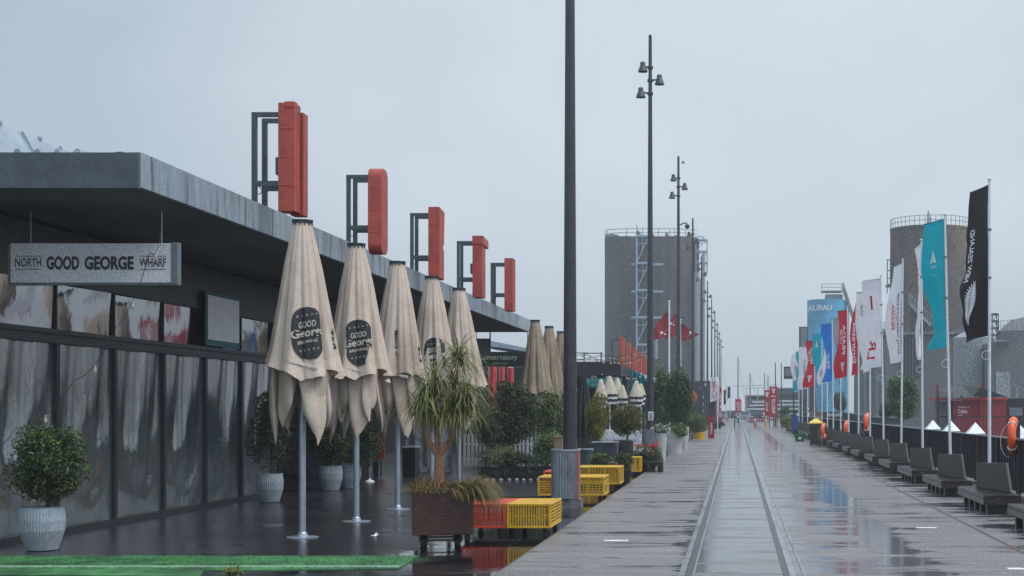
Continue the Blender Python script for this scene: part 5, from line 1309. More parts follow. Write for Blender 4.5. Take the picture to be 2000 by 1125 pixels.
b = MB(); b.prism([(X_(1855, d), Z_(650, d) + .012), (X_(1885, d), Z_(638, d)), (X_(1905, d), Z_(650, d) + .012)], d + 2, d + 7); b.build('gable', 'concrete_mid', o)
tank('grey_tank', 'mid-grey tank with a pipe gantry, between the blue mural silo and the white flags', 1668, 1735, 648, 160, 'concrete_mid', rail=True, dome=.8)
tank('grey_tank', 'squat dark grey tank with a roof rail at the right edge of the frame', 1948, 2080, 648, 140, 'concrete_mid', rail=True, dome=1.6)
o = thing('pipe_gantry', 'rusty pipe gantry crossing in front of the mid-grey tank', 'pipe gantry', (X_(1710, 110), 110, 0))
d = 110
b = MB(); b.bar((X_(1690, d), d, Z_(654, d)), (X_(1835, d), d, Z_(651, d)), .12); b.bar((X_(1690, d), d, Z_(735, d)), (X_(1735, d), d, Z_(735, d)), .1)
for px in (1690, 1712, 1734): b.bar((X_(px, d), d, 0), (X_(px, d), d, Z_(640, d)), .16)
b.box(X_(1692, d), X_(1730, d), d, d + 1, Z_(655, d), Z_(643, d)); b.build('frame', 'grey_steel', o)
o = thing('grey_block', 'grey concrete block with a pale outlined doorway right of the pale tank', 'building', (X_(1970, 112), 112, 0))
d = 112
b = MB(); b.box(X_(1938, d), X_(2060, d), d, d + 6, 0, Z_(668, d)); b.build('wall', 'concrete_mid', o)
b = MB(); b.box(X_(1945, d), X_(1973, d), d - .1, d - .02, 0.3, Z_(727, d)); b.build('door', 'concrete_pale', o)
b = MB(); b.prism([(X_(1942, d), Z_(668, d) + .01), (X_(1974, d), Z_(674, d) + .3), (X_(1942, d), Z_(664, d) + .01)], d - .5, d - .1); b.build('ledge', 'concrete_pale', o)
o = thing('ladder_cage', 'dark caged ladder standing on the grey block at the right edge', 'ladder', (X_(1946, 112), 112, 6.8))
lattice(o, X_(1941, 112), X_(1952, 112), 112.5, 113.2, Z_(668, 112), Z_(612, 112), .55, 'dark_steel', .06, 'cage')
# lamp post behind
o = thing('grey_mast', 'plain dark grey post standing in front of the pale tank', 'post', (X_(1921, 95), 95, 0))
b = MB(); b.cyl((X_(1921, 95), 95, 0), (X_(1921, 95), 95, Z_(680, 95)), .085, n=10); b.bar((X_(1914, 95), 95, Z_(684, 95)), (X_(1928, 95), 95, Z_(684, 95)), .06); b.build('post', 'dark_steel', o)
o = thing('street_arm_lamp', 'small grey lamp on a slanted arm at the right edge', 'street lamp', (X_(1986, 80), 80, 0))
b = MB(); b.cyl((X_(1986, 80), 80, 0), (X_(1986, 80), 80, Z_(757, 80)), .05, n=8); b.bar((X_(1979, 80), 80, Z_(749, 80)), (X_(2005, 80), 80, Z_(765, 80)), .06, .04); b.build('post', 'concrete_pale', o)

# blue mural silo
sd = 220.0; k = sd / F
o = thing('blue_silo', 'bright blue painted silo with white lettering near its top', 'silo', (X_(1616, sd), sd, 0))
cx = X_(1616, sd); rr_ = 39.5 * k; zt = Z_(587, sd)
b = MB(); b.lathe([(rr_, 0), (rr_, zt), (.1, zt + .1)], (cx, sd, 0), 72); b.build('barrel', 'mural', o, smooth=True)
def msurf(a, c, off=.06):
    t = (a - 1616) / 39.5; t = max(-.999, min(.999, t)); th = math.asin(t)
    return (cx + (rr_ + off) * math.sin(th), sd - (rr_ + off) * math.cos(th), Z_(c, sd))
b = MB(); text_on(b, 'AURAU', 1577.5, 1622, 609, 598, msurf, .02); b.build('lettering', 'i_white', o)
b = MB()
for (c0, c1) in (((1600, 700), (1632, 792)), ((1618, 690), (1650, 790)), ((1590, 740), (1606, 795)), ((1640, 700), (1648, 740))):
    pts = [msurf(c0[0] + (c1[0] - c0[0]) * i / 12, c0[1] + (c1[1] - c0[1]) * i / 12, .1) for i in range(13)]; b.path(pts, .05, 4)
b.build('mural_lines', 'blue', o)
b = MB(); b.box(X_(1604, sd), X_(1644, sd), sd - 1.5, sd + 1.5, Z_(571, sd), Z_(569, sd)); b.box(X_(1612, sd), X_(1645, sd), sd - 1.2, sd + 1.2, zt, Z_(576, sd)); b.build('top_platform', 'grey_steel', o)
railing(o, [(X_(1604, sd), sd - 1.5, Z_(569, sd)), (X_(1644, sd), sd - 1.5, Z_(569, sd)), (X_(1644, sd), sd + 1.5, Z_(569, sd))], 1.0, 'grey_steel', .1)
stair(o, (X_(1645, sd), sd - 2, Z_(566, sd)), (X_(1672, sd), sd - 2, Z_(648, sd)), 'grey_steel', name='stair')
b = MB(); b.bar((X_(1672, sd), sd - 2, 0), (X_(1672, sd), sd - 2, Z_(640, sd)), .3); b.bar((X_(1655, sd), sd - 2, 0), (X_(1655, sd), sd - 2, Z_(600, sd)), .2); b.build('stair_posts', 'grey_steel', o)
o = thing('dark_screen_tower', 'dark framed screen tower at the left side of the blue silo', 'tower', (X_(1569, 200), 200, 0))
d = 200
b = MB(); b.box(X_(1561, d), X_(1578, d), d, d + 1, 0, Z_(638, d)); b.build('frame', 'dark_steel', o)
b = MB(); b.box(X_(1564, d), X_(1576, d), d - .1, d - .02, Z_(690, d), Z_(641, d)); b.build('screen', 'grey_steel', o)
o = thing('dark_tower_block', 'dark rusty column standing in front of the blue silo base', 'tower', (X_(1588, 170), 170, 0))
d = 170
b = MB(); b.prism([(X_(1582, d), 0), (X_(1596, d), 0), (X_(1592, d), Z_(750, d)), (X_(1582, d), Z_(740, d))], d, d + 2); b.build('body', 'corten', o)

# ================================================================== SAILING FLAGS
fl_spec = {}
def feather(i, label, m, prof, art=None, seed=0, wdt=.9, lean=0.0):
    d = 25.3 + 4.55 * i; x = 4.45
    o = thing('banner_flag', label, 'banner flag', (x, d, 0), 'banner flags on white poles along the benches')
    b = MB(); b.cyl((x, d, 0.0), (x, d, 5.62), .034, .022, n=10); b.lathe([(.012, 0), (.03, .02), (.03, .05), (.008, .07)], (x, d, 5.62), 8); b.build('pole', 'white_pole', o, smooth=True)
    if i <= 4:
        b = MB(); b.path([(x - .06 + .075 * math.cos(t) , d - .03, 2.55 + .08 * math.sin(t)) for t in np.linspace(0, 6.3, 16)], .006, 5); b.build('halyard_loop', 'white_pole', o)
        b = MB()
        for z in (4.75, 3.9): b.lathe([(.036, 0), (.04, .02), (.036, .04)], (x, d, z), 10)
        b.build('clips', 'grey_steel', o)
    rr = random.Random(seed + 50); q = rr.uniform(0, 6); s0 = rr.uniform(.6, 1)
    zt, zb = 5.56, 2.9
    b = MB(); a0 = prof[0]; b.cyl((x, d, zt), (x - wdt * math.sin(a0), d + wdt * math.cos(a0), zt), .012, n=6); b.build('top_arm', 'dark_steel', o)
    n = len(prof) - 1
    def ang(v):
        k_ = min(max(v, 0), 1) * n; j = min(int(k_), n - 1); t = k_ - j; t = t * t * (3 - 2 * t); return prof[j] + (prof[j+1] - prof[j]) * t
    def f(u, v, off=0.0):
        a = ang(v) + .18 * u * math.sin(5.5 * v + q) * (.3 + v); w_ = wdt * u
        cur = .07 * math.sin(math.pi * 1.7 * u + q + 4 * v) * v * s0
        px_ = -math.sin(a) * w_ - math.cos(a) * cur; py_ = math.cos(a) * w_ - math.sin(a) * cur
        # side facing the street/camera
        nx, ny = -math.cos(a), -math.sin(a)
        z = zt - (zt - zb) * v - .10 * v * v * u * s0
        return (x - .02 + px_ + nx * off, d + py_ + ny * off, z)
    b = MB(); b.grid(lambda u, v: f(u, v), 22, 46); fo = b.build('banner', m, o, smooth='all')
    if art:
        # text runs up the banner; seen from its back, so mirrored
        for (kind, s, v0, v1, u0, u1, mm) in art:
            b = MB()
            fn = lambda a, c: f(c, a, .012)
            if kind == 'v':   text_on(b, s, v1, v0, u1, u0, lambda a, c: f(c, a, .012), .015)
            elif kind == 'h': text_on(b, s, u0, u1, v1, v0, lambda a, c: f(a, c, .012), .01)
            elif kind == 'fern':
                for t in np.linspace(0, 1, 15):
                    c0 = (u0 + (u1 - u0) * (t ** 1.3), v1 + (v0 - v1) * t)
                    L_ = .13 * math.sin(math.pi * (t * .85 + .12)) + .01
                    for sg in (1, -1):
                        tip = (c0[0] + sg * L_ * 1.4, c0[1] - .04 + .0)
                        b.add([f(c0[0], c0[1] + .008, .012), f(c0[0] + sg * L_ * .7, c0[1] - .006, .012), f(*tip, .012), f(c0[0] + sg * L_ * .5, c0[1] - .03, .012)], [(0,1,2,3)])
                P_ = [(u0 + (u1 - u0) * (t ** 1.3), v1 + (v0 - v1) * t) for t in np.linspace(0, 1, 15)]
                for (a1, c1), (a2, c2) in zip(P_[:-1], P_[1:]): b.add([f(a1 - .012, c1, .014), f(a1 + .012, c1, .014), f(a2 + .01, c2, .014), f(a2 - .01, c2, .014)], [(0,1,2,3)])
            elif kind == 'sail':
                b.add([f(u0, v1, .012), f((u0 + u1) / 2, v0, .012), f((u0 * .45 + u1 * .55), v1 - .01, .012)], [(0,1,2)]); b.add([f(u0 * .38 + u1 * .62, v1 - .01, .012), f((u0 + u1) / 2 , v0 + .02, .012), f(u1, v1 + .005, .012)], [(0,1,2)])
            elif kind == 'tri':
                b.add([f(u0, v0, .012), f(u1, (v0 + v1) / 2, .012), f(u0, v1, .012)], [(0,1,2)])
            elif kind == 'chev':
                for kk in range(3):
                    uu = u0 + (u1 - u0) * kk / 3; b.add([f(uu, v0, .012), f(uu + (u1 - u0) * .22, v0, .012), f((u0 + u1) / 2 + .02 * (kk - 1) , v1, .012), f((u0 + u1) / 2 + .02 * (kk - 1) - .02, v1, .012)], [(0,1,2,3)])
            elif kind == 'star':
                for kk in range(10):
                    a = kk * .628; cu, cv = (u0 + u1) / 2, (v0 + v1) / 2
                    b.add([f(cu, cv, .012), f(cu + .3 * (u1 - u0) * math.cos(a - .12), cv + .3 * (v1 - v0) * math.sin(a - .12), .012), f(cu + .5 * (u1 - u0) * math.cos(a), cv + .5 * (v1 - v0) * math.sin(a), .012), f(cu + .3 * (u1 - u0) * math.cos(a + .12), cv + .3 * (v1 - v0) * math.sin(a + .12), .012)], [(0,1,2,3)])
            b.build('artwork', mm, fo)
    o.rotation_euler.y = lean
    return o
feather(0, 'black banner flag with a white fern and vertical white country name, nearest', 'f_black', [.15, .17, .27, .40, .60, .45, .20], [('v', 'NEW ZEALAND', .27, .62, .62, .80, 'i_white'), ('fern', '', .66, .90, .66, .42, 'i_white')], 1, lean=0.0)
feather(1, 'bright teal banner flag with a small white sail mark, second from the right', 'f_teal', [.37, .37, .34, .28, .20, .30, .54], [('sail', '', .22, .33, .36, .66, 'i_white'), ('h', 'AOTEAROA', .345, .37, .62, .36, 'i_white'), ('h', '2021', .405, .43, .6, .4, 'i_cyan')], 2, lean=-0.023)
feather(2, 'white banner flag with flowing red script, half behind the teal one', 'f_white', [.06, .04, 0, -.05, -.12, -.15, -.12], [('v', 'Coca-Cola', .18, .84, .30, .70, 'i_red')], 3, lean=-0.006)
feather(3, 'white banner flag with black vertical event name and red triangles', 'f_white', [.18, .19, .22, .26, .32, .38, .42], [('v', "36TH AMERICA'S CUP", .30, .92, .14, .32, 'i_black'), ('v', 'PRESENTED BY', .44, .66, .45, .52, 'i_red'), ('v', 'PRADA', .40, .66, .56, .70, 'i_red'), ('tri', '', .52, .56, .36, .42, 'i_red'), ('tri', '', .76, .80, .36, .42, 'i_red')], 4, lean=0.008)
feather(4, 'white banner flag with broken red strokes, next to the event flag', 'f_white', [.56, .50, .46, .48, .56, .70, .82], [('v', 'LR', .68, .90, .34, .66, 'i_red'), ('v', '1', .18, .34, .5, .6, 'i_red')], 5, lean=-0.016)
feather(5, 'plain white banner flag half hidden left of the red-marked one', 'f_white', [.46, .42, .36, .3, .3, .3, .3], [('v', 'CUP', .16, .3, .5, .65, 'i_black')], 6, lean=0)
feather(6, 'plain red banner flag with large pale airline lettering', 'f_red', [.0, .05, .12, .2, .27, .31, .31], [('v', 'Emirates', .28, .84, .35, .75, 'i_white')], 7, lean=0)
feather(7, 'red banner flag with white cup lettering and curved foot, left of the airline one', 'f_red', [.38, .38, .42, .38, .40, .42, .40], [('v', 'PRADA', .22, .66, .16, .42, 'i_white'), ('v', 'CUP', .28, .5, .5, .75, 'i_white'), ('chev', '', .78, .92, .2, .6, 'i_white')], 8, lean=-0.01)
feather(8, 'grey patterned banner flag squeezed between red and blue ones', 'f_grey', [.2, .22, .24, .2, .2, .2, .2], [('v', 'NZ', .4, .7, .3, .6, 'i_black')], 9, lean=0)
feather(9, 'blue banner flag with a white Sky word in the middle', 'f_blue', [.47, .47, .42, .40, .38, .35, .38], [('v', 'Sky', .5, .78, .28, .62, 'i_white')], 10, lean=-0.012)
feather(10, 'white banner flag with a purple starburst low down', 'f_white', [.1, .1, .15, .2, .27, .3, .25], [('star', '', .68, .9, .3, .95, 'f_purple')], 11, wdt=1.0, lean=0)
feather(11, 'teal banner flag with a small white sail, middle of the far group', 'f_teal', [.56, .50, .45, .35, .25, .20, .15], [('sail', '', .12, .26, .36, .66, 'i_white')], 12, lean=0)
feather(12.6, 'red banner flag with white lettering, in the far group', 'f_red', [.54, .5, .5, .52, .55, .6, .6], [('v', 'PRADA', .15, .5, .2, .45, 'i_white'), ('v', 'CUP', .2, .45, .5, .75, 'i_white'), ('chev', '', .75, .9, .2, .7, 'i_white')], 13, lean=0)
feather(14.4, 'white banner flag of the far group beside the last red one', 'f_white', [.6, .65, .7, .7, .6, .6, .5], [('v', 'AMERICA', .3, .7, .2, .35, 'i_black')], 14, lean=0)
feather(16, 'teal rippling banner flag, last teal one of the far group', 'f_teal', [.42, .45, .35, .6, .45, .65, .5], None, 15, lean=0)
feather(17.2, 'white and red banner flag, farthest of the right-hand row', 'f_white', [.5, .55, .6, .55, .5, .5, .4], [('v', 'CUP', .3, .6, .2, .6, 'i_red')], 16, lean=0)

# ================================================================== BENCHES
def make_bench(label, y):
    o = thing('wharf_bench', label, 'bench', (3.74, y, 0), 'dark wharf benches along the water side')
    x0, x1, y0, y1 = 3.73, 4.30, y, y + 2.75
    b = MB()
    n = 7; wd = (x1 - x0) / n
    for i in range(n): b.box(x0 + i * wd + .004, x0 + (i + 1) * wd - .004, y0 + .02, y1 - .02, .245, .288)
    b.build('seat_slats', 'bench_wood', o)
    b = MB(); b.box(x0, x0 + .045, y0, y1, .15, .24); b.box(x1 - .045, x1, y0, y1, .15, .24); b.box(x0 + .046, x1 - .046, y0, y0 + .045, .15, .24); b.box(x0 + .046, x1 - .046, y1 - .045, y1, .15, .24); b.build('seat_frame', 'bench_wood', o)
    for yy in np.linspace(y0 + .15, y1 - .25, 5):
        b = MB(); b.box(x0 + .08, x1 - .05, yy, yy + .12, 0.0, .149); b.build('leg', 'bench_wood', o)
    b = MB()
    A, B = (3.98, y + 2.35), (4.26, y + .70)
    for (lo, hi, z0, z1) in ((0, 1, .30, .72),):
        v = []
        for (p, lean) in ((A, 0), (B, 0)):
            v.append(p)
        nx, ny = .045, .01
        b.add([(A[0], A[1], .289), (B[0], B[1], .289), (B[0] - .036, B[1] + .2145, .75), (A[0] + .0, A[1] - .0, .70), (A[0] + nx, A[1] + ny, .289), (B[0] + nx, B[1] + ny, .289), (B[0] - .036 + nx, B[1] + .2145 + ny, .75), (A[0] + nx, A[1] + ny, .70)],
              [(0,1,2,3), (7,6,5,4), (0,4,5,1), (1,5,6,2), (2,6,7,3), (3,7,4,0)])
    b.build('backrest', 'bench_back', o, bevel=.008)
    return o
wd_ = ['nearest the camera, cropped at the bottom right corner', 'second from the camera, cropped by the right edge', 'third from the camera, under the black flag', 'fourth from the camera, under the teal flag']
b0 = make_bench('dark slatted bench nearest the camera, cropped at the bottom right corner', 12.7)
for i in range(1, 22):
    y = 12.7 + 4.5 * i; c = copy_tree(b0); c.location.y = y + random.uniform(-.05, .05); c.rotation_euler.z = random.uniform(-.012, .012)
    if i == 14 or i == 15: pass
    if i < 4: c['label'] = 'dark slatted bench ' + wd_[i]
    else: c['label'] = 'dark slatted bench, number %s of the row counted from the camera' % ['five', 'six', 'seven', 'eight', 'nine', 'ten', 'eleven', 'twelve', 'thirteen', 'fourteen', 'fifteen', 'sixteen', 'seventeen', 'eighteen', 'nineteen', 'twenty', 'twenty-one', 'twenty-two'][i - 4]

# balustrade
bal = thing('balustrade', 'long dark panelled balustrade with a pale cap along the water', 'balustrade', (5.27, 60, 0))
b = MB(); b.box(5.25, 5.29, 6, 125, 0.06, 1.02)
y = 6
while y < 125:
    b.box(5.225, 5.249, y, y + .035, .06, 1.02); y += .28
b.build('panels', 'fence_panel', bal)
b = MB(); b.box(5.20, 5.33, 6, 125, 1.022, 1.05); b.build('cap', 'grey_steel', bal)
b = MB()
for y in np.arange(6.2, 125, 2.25): b.box(5.20, 5.224, y, y + .07, 0.0, 1.02)
b.build('posts', 'dark_steel', bal)
mf = thing('mesh_fence', 'thin vertical-bar fence beyond the balustrade under the red kiosk', 'fence', (9, 60, 0))
b = MB()
for x in np.arange(9, 30, .14): b.box(x, x + .025, 64, 64.03, 0.1, 1.25)
b.box(9, 30, 63.98, 64.05, 1.25, 1.30); b.build('bars', 'dark_steel', mf)
for i, (px, py, d) in enumerate(((1822, 820, 39.3), (1858, 824, 35.9), (1905, 830, 32.2), (1992, 834, 27.2))):
    x = X_(px, d); h = .255; r = .20
    o = thing('white_pyramid', ['small white pyramid cap on the balustrade, leftmost of four', 'small white pyramid cap behind the teal flag pole', 'small white pyramid cap just left of the black flag pole', 'small white pyramid cap at the right edge beyond the lifebuoy'][i], 'pyramid cap', (x, d, 1.05), 'white pyramid caps along the balustrade')
    b = MB(); b.add([(x - r, d - r, 1.051), (x + r, d - r, 1.051), (x + r, d + r, 1.051), (x - r, d + r, 1.051), (x, d, 1.051 + h)], [(0,1,4),(1,2,4),(2,3,4),(3,0,4),(3,2,1,0)]); b.build('cap', 'white', o)
    b = MB(); b.box(x - .03, x + .03, d - .03, d + .03, 0, 1.05); b.build('post', 'dark_steel', o)

# lifebuoys
def buoy(label, x, y, z, s=1, post=True):
    o = thing('lifebuoy_stand', label, 'lifebuoy', (x, y, 0), 'orange lifebuoys on posts')
    b = MB()
    def f(u, v):
        a = 2 * math.pi * u; c = 2 * math.pi * v; rr = .27 + .075 * math.cos(c)
        return (x + .10 * math.sin(c) * .8 + rr * math.cos(a) * .30, y - .12 + rr * math.cos(a) * .9, z + rr * math.sin(a) * 1.05)
    b.grid(f, 36, 12); h = b.build('ring', 'lifebuoy', o, smooth='all')
    b = MB()
    for a in (45, 135, 225, 315):
        aa = R(a); 
        P = []
        for c in np.linspace(0, 2 * math.pi, 9):
            rr = .27 + .082 * math.cos(c); P.append((x + .11 * math.sin(c) * .8 + rr * math.cos(aa) * .30, y - .12 + rr * math.cos(aa) * .9, z + rr * math.sin(aa) * 1.05))
        b.path(P, .012, 6)
    b.build('bands', 'white', h)
    b = MB(); b.path([(x - .08 - .16 * math.sin(t), y - .1, z - .1 + .30 * math.cos(t)) for t in np.linspace(0, 3.2, 12)], .005, 5); b.build('rope', 'white', h)
    b = MB(); b.box(x + .08, x + .15, y - .0, y + .07, 0, z + .25); b.build('post', 'dark_steel', o)
    return o
d = 27.0; buoy('orange lifebuoy on a dark post at the right edge', X_(1977, d), d, Z_(851, d))
d = 50; buoy('orange lifebuoy behind the flag poles in the middle of the balustrade', X_(1694, d), d, Z_(826, d))
d = 62.5; buoy('yellow-orange lifebuoy hanging beside the wheeled bin', X_(1609, d), d, Z_(842, d))
d = 58; o = buoy('red lifebuoy low on the balustrade left of the middle one', X_(1654, d), d, Z_(838, d))

# red kiosk
d = 78
k_ = thing('red_kiosk', 'red drinks kiosk with white lettering under a black sail canopy', 'kiosk', (X_(1900, d), d, 0))
b = MB(); b.box(X_(1862, d), X_(1966, d), d, d + 2.4, 0.1, Z_(782, d)); b.build('body', 'kiosk_red', k_)
b = MB(); b.box(X_(1826, d), X_(1968, d), d - .12, d + 2.5, Z_(782, d) + .003, Z_(777, d)); b.build('fascia', mat('kiosk_bright', (0.5, .02, .03), .4), k_)
b = MB()
for px, yt in ((1830, 752), (1915, 750)): b.box(X_(px, d) - .06, X_(px, d) + .06, d - .22, d - .13, 0.1, Z_(yt, d))
b.build('posts', 'kiosk_red', k_)
b = MB(); fn = lambda a, c: (X_(a, d), d - .02, Z_(c, d))
text_on(b, 'Share a', 1871, 1893, 797, 793, fn, .01); text_on(b, 'Coke', 1871, 1889, 807, 799, fn, .02); text_on(b, 'with', 1871, 1880, 813, 809.5, fn, .01)
text_on(b, 'Coca-Cola', 1857, 1879, 783, 776, lambda a, c: (X_(a, d), d - .13, Z_(c, d)), .02); b.build('lettering', 'i_white', k_)
b = MB(); b.box(X_(1836, d), X_(1860, d), d + .6, d + 2.2, 0.1, Z_(784, d)); b.build('open_bay', 'grey_steel', k_)
b = MB()
b.add([W3(1832, 764, d - 1), W3(1878, 751, d + 1), W3(1915, 757, d - 1), W3(1970, 776, d), W3(1900, 775, d - 1.2), W3(1850, 768, d + 2)], [(0, 4, 1), (1, 4, 2), (2, 4, 3), (0, 1, 5), (1, 3, 5)])
for t in (.05,): pass
o = thing('sail_canopy', 'black stretched sail canopy over the red kiosk', 'canopy', (X_(1900, d), d, 2.3)); b.build('cloth', 'black', o)
b = MB()
for p in (W3(1832, 764, d - 1), W3(1970, 776, d), W3(1878, 751, d + 1)): b.cyl((p[0], p[1], 0.1), p, .04, n=6)
b.build('masts', 'dark_steel', o)
o = thing('dark_cabin', 'low dark cabin right of the red kiosk', 'cabin', (X_(1990, d), d, 0))
b = MB(); b.box(X_(1968, d) + .05, X_(2060, d), d + .5, d + 3, 0.1, Z_(778, d)); b.build('body', 'black', o)
b = MB(); b.box(X_(1975, d), X_(2000, d), d + .44, d + .49, Z_(812, d), Z_(796, d)); b.build('panel_outline', 'grey_steel', o)

shrub('dense green tree-like bush behind the event flag', X_(1763, 75), 75, Z_(776, 75), .80, .7, 1.05, 9000, .12, seed=41, trunk=.1, m='leaf_dark', m2='leaf_light', frac=.3, lumps=40)
shrub('small dark bush beside the far flags', X_(1733, 76), 76.5, Z_(800, 76), .35, .3, .4, 1200, .1, seed=42, trunk=.1)
shrub('dark tree in front of the blue silo foot', X_(1640, 120), 120, Z_(785, 120), .55, .5, .85, 2500, .14, seed=43, trunk=.1)

# black hull / marquee with lettering
d = 105
o = thing('black_barge', 'low black vessel with white lettering along its side behind the flag poles', 'barge', (X_(1650, d), d, 0))
b = MB(); b.prism([(X_(1611, d), Z_(822, d)), (X_(1611, d), Z_(804, d)), (X_(1635, d), Z_(804, d)), (X_(1712, d), Z_(815, d)), (X_(1765, d), Z_(817, d)), (X_(1765, d), Z_(828, d)), (X_(1620, d), Z_(828, d))], d, d + 3); b.build('hull', 'black', o)
b = MB(); text_on(b, 'SEALEGS', 1616, 1645, 813, 807, lambda a, c: (X_(a, d), d - .02, Z_(c, d)), .02); b.build('lettering', 'i_white', o)
b = MB(); b.bar(W3(1611, 803.5, d - .05), W3(1635, 803.5, d - .05), .05); b.bar(W3(1635, 803.5, d - .05), W3(1712, 814.5, d - .05), .06); b.bar(W3(1712, 814.5, d - .05), W3(1765, 816.5, d - .05), .06); b.build('gunwale', 'concrete_pale', o)
o = thing('orange_hut', 'tan orange hut behind the far flag poles', 'hut', (X_(1597, 112), 112, 0))
b = MB(); b.box(X_(1583, 112), X_(1611, 112), 112, 114, .1, Z_(806, 112)); b.box(X_(1582, 112), X_(1612, 112), 111.9, 114.1, Z_(806, 112) + .01, Z_(804, 112)); b.build('walls', 'tan', o)
o = thing('harbour_banner', 'small red and yellow banner strip on the rail under the orange hut', 'banner', (X_(1600, 90), 90, .8))
b = MB(); b.box(X_(1594, 90), X_(1603, 90), 90, 90.05, Z_(822, 90), Z_(816, 90)); b.build('yellow_part', 'yellow_lid', o)
b = MB(); b.box(X_(1603, 90) + .01, X_(1608, 90), 90, 90.06, Z_(825, 90), Z_(815, 90)); b.box(X_(1613, 90), X_(1621, 90), 90, 90.06, Z_(822, 90), Z_(817, 90)); b.build('red_part', 'f_red', o)

# wheelie bin
d = D_(870); x = X_(1594, d)
o = thing('wheelie_bin', 'dark green wheeled bin with a peaked yellow lid between benches', 'bin', (x, d, 0))
b = MB(); b.add([(x - .22, d, .04), (x + .22, d, .04), (x + .22, d + .5, .04), (x - .22, d + .5, .04), (x - .29, d - .05, .95), (x + .29, d - .05, .95), (x + .29, d + .6, .95), (x - .29, d + .6, .95)], [(0,3,2,1),(4,5,6,7),(0,1,5,4),(1,2,6,5),(2,3,7,6),(3,0,4,7)]); b.build('body', 'bin', o, bevel=.02)
b = MB(); b.add([(x - .31, d - .08, .952), (x + .31, d - .08, .952), (x + .31, d + .62, .952), (x - .31, d + .62, .952), (x - .31, d - .08, 1.0), (x + .31, d - .08, 1.0), (x + .31, d + .62, 1.0), (x - .31, d + .62, 1.0), (x - .06, d + .2, 1.17), (x + .06, d + .2, 1.17), (x + .06, d + .4, 1.17), (x - .06, d + .4, 1.17)],
    [(0,3,2,1),(0,1,5,4),(1,2,6,5),(2,3,7,6),(3,0,4,7),(4,5,9,8),(5,6,10,9),(6,7,11,10),(7,4,8,11),(8,9,10,11)]); b.build('lid', 'yellow_lid', o)
b = MB(); b.cyl((x - .24, d + .52, .1), (x - .19, d + .52, .1), .1, n=14); b.cyl((x + .19, d + .52, .1), (x + .24, d + .52, .1), .1, n=14); b.build('wheels', 'tyre', o)
d = D_(862); x = X_(1562, d)
o = thing('green_tub', 'bright green plastic tub on the deck left of the bin', 'plastic tub', (x, d, 0))
b = MB(); b.add([(x - .2, d, .0), (x + .2, d, .0), (x + .2, d + .4, .0), (x - .2, d + .4, .0), (x - .27, d - .05, .34), (x + .27, d - .05, .34), (x + .27, d + .47, .34), (x - .27, d + .47, .34)], [(0,3,2,1),(0,1,5,4),(1,2,6,5),(2,3,7,6),(3,0,4,7)])
b.build('body', 'green_box', o)
b = MB()
for (a0, a1, c0, c1) in ((-.30, .30, -.08, -.04), (-.30, .30, .46, .50), (-.30, -.26, -.04, .46), (.26, .30, -.04, .46)): b.box(x + a0, x + a1, d + c0, d + c1, .30, .36)
b.build('rim', 'green_box', o); b = MB(); b.box(x - .07, x + .09, d - .04, d - .03, .1, .22); b.build('sticker', 'flower_white', o)
# blue oval board, bush
d = 92; x = X_(1552, d)
o = thing('blue_dome_board', 'blue arched board standing before the yellow-green bush', 'arched board', (x, d, 0))
b = MB(); b.prism([(x - .2, .3)] + [(x + .2 * math.cos(a), .95 + .5 * math.sin(a) * .8) for a in np.linspace(math.pi, 0, 12)] + [(x + .2, .3)], d, d + .12); b.build('panel', 'blue', o)
b = MB(); b.box(x - .15, x + .15, d + .02, d + .1, 0, .3); b.build('foot', 'dark_steel', o)
b = MB(); b.box(X_(1548, d), X_(1557, d), d + .02, d + .1, 1.36, Z_(800, d)); b.build('cap', 'car_dark', o)
shrub('yellow-green bush at the far end of the bench row', X_(1537, 100), 100, Z_(825, 100), .42, .4, .42, 1600, .1, seed=44, trunk=0, m='leaf_yellow', m2='leaf_light')
shrub('dark green bush left of the blue arched board', X_(1536, 112), 112, Z_(812, 112), .7, .5, .7, 1800, .12, seed=45, trunk=0)

# ================================================================== FAR END OF THE STREET
def vban(label, x0p, x1p, yt, yb, d, txt, txt2=None):
    o = thing('red_banner', label, 'banner', (X_((x0p + x1p) / 2, d), d, 0), 'red upright banners at the street end')
    b = MB(); b.box(X_(x0p, d), X_(x1p, d), d, d + .06, Z_(yb, d), Z_(yt, d)); b.build('cloth', 'f_red', o)
    b = MB(); m_ = (x0p + x1p) / 2; w_ = (x1p - x0p) * .24
    text_on(b, txt, 0, 1, 0, 1, lambda a, c: (X_(m_ + w_ - 2 * w_ * (1 - c) * 1.0, d) - 0, d - .01, Z_(yb - 8 - (yb - yt - 32) * a, d)), .02)
    if txt2: text_on(b, txt2, x0p + 2, x1p - 2, yt + 21, yt + 17, lambda a, c: (X_(a, d), d - .01, Z_(c, d)), .01)
    for kk in (-1, 0, 1):
        b.add([(X_(m_ + kk * 2.6 - .9, d), d - .01, Z_(yt + 4, d)), (X_(m_ + kk * 2.6 + .9, d), d - .01, Z_(yt + 4, d)), (X_(m_ + kk * .8 + .4, d), d - .01, Z_(yt + 13, d)), (X_(m_ + kk * .8 - .4, d), d - .01, Z_(yt + 13, d))], [(0,1,2,3)])
    b.build('print', 'i_white', o)
    b = MB(); b.bar((X_(x0p, d), d + .1, 0), (X_(x0p, d), d + .1, Z_(yt, d)), .07); b.bar((X_(x1p, d), d + .1, 0), (X_(x1p, d), d + .1, Z_(yt, d)), .07); b.build('frame', 'grey_steel', o)
vban('broad red upright banner with white print at the street end', 1503.5, 1518, 755, 815, 125, 'PRADA CUP', 'AMERICA')
vban('narrower red upright banner left of the broad one', 1494, 1502, 762, 812, 130, 'VILLAGE')
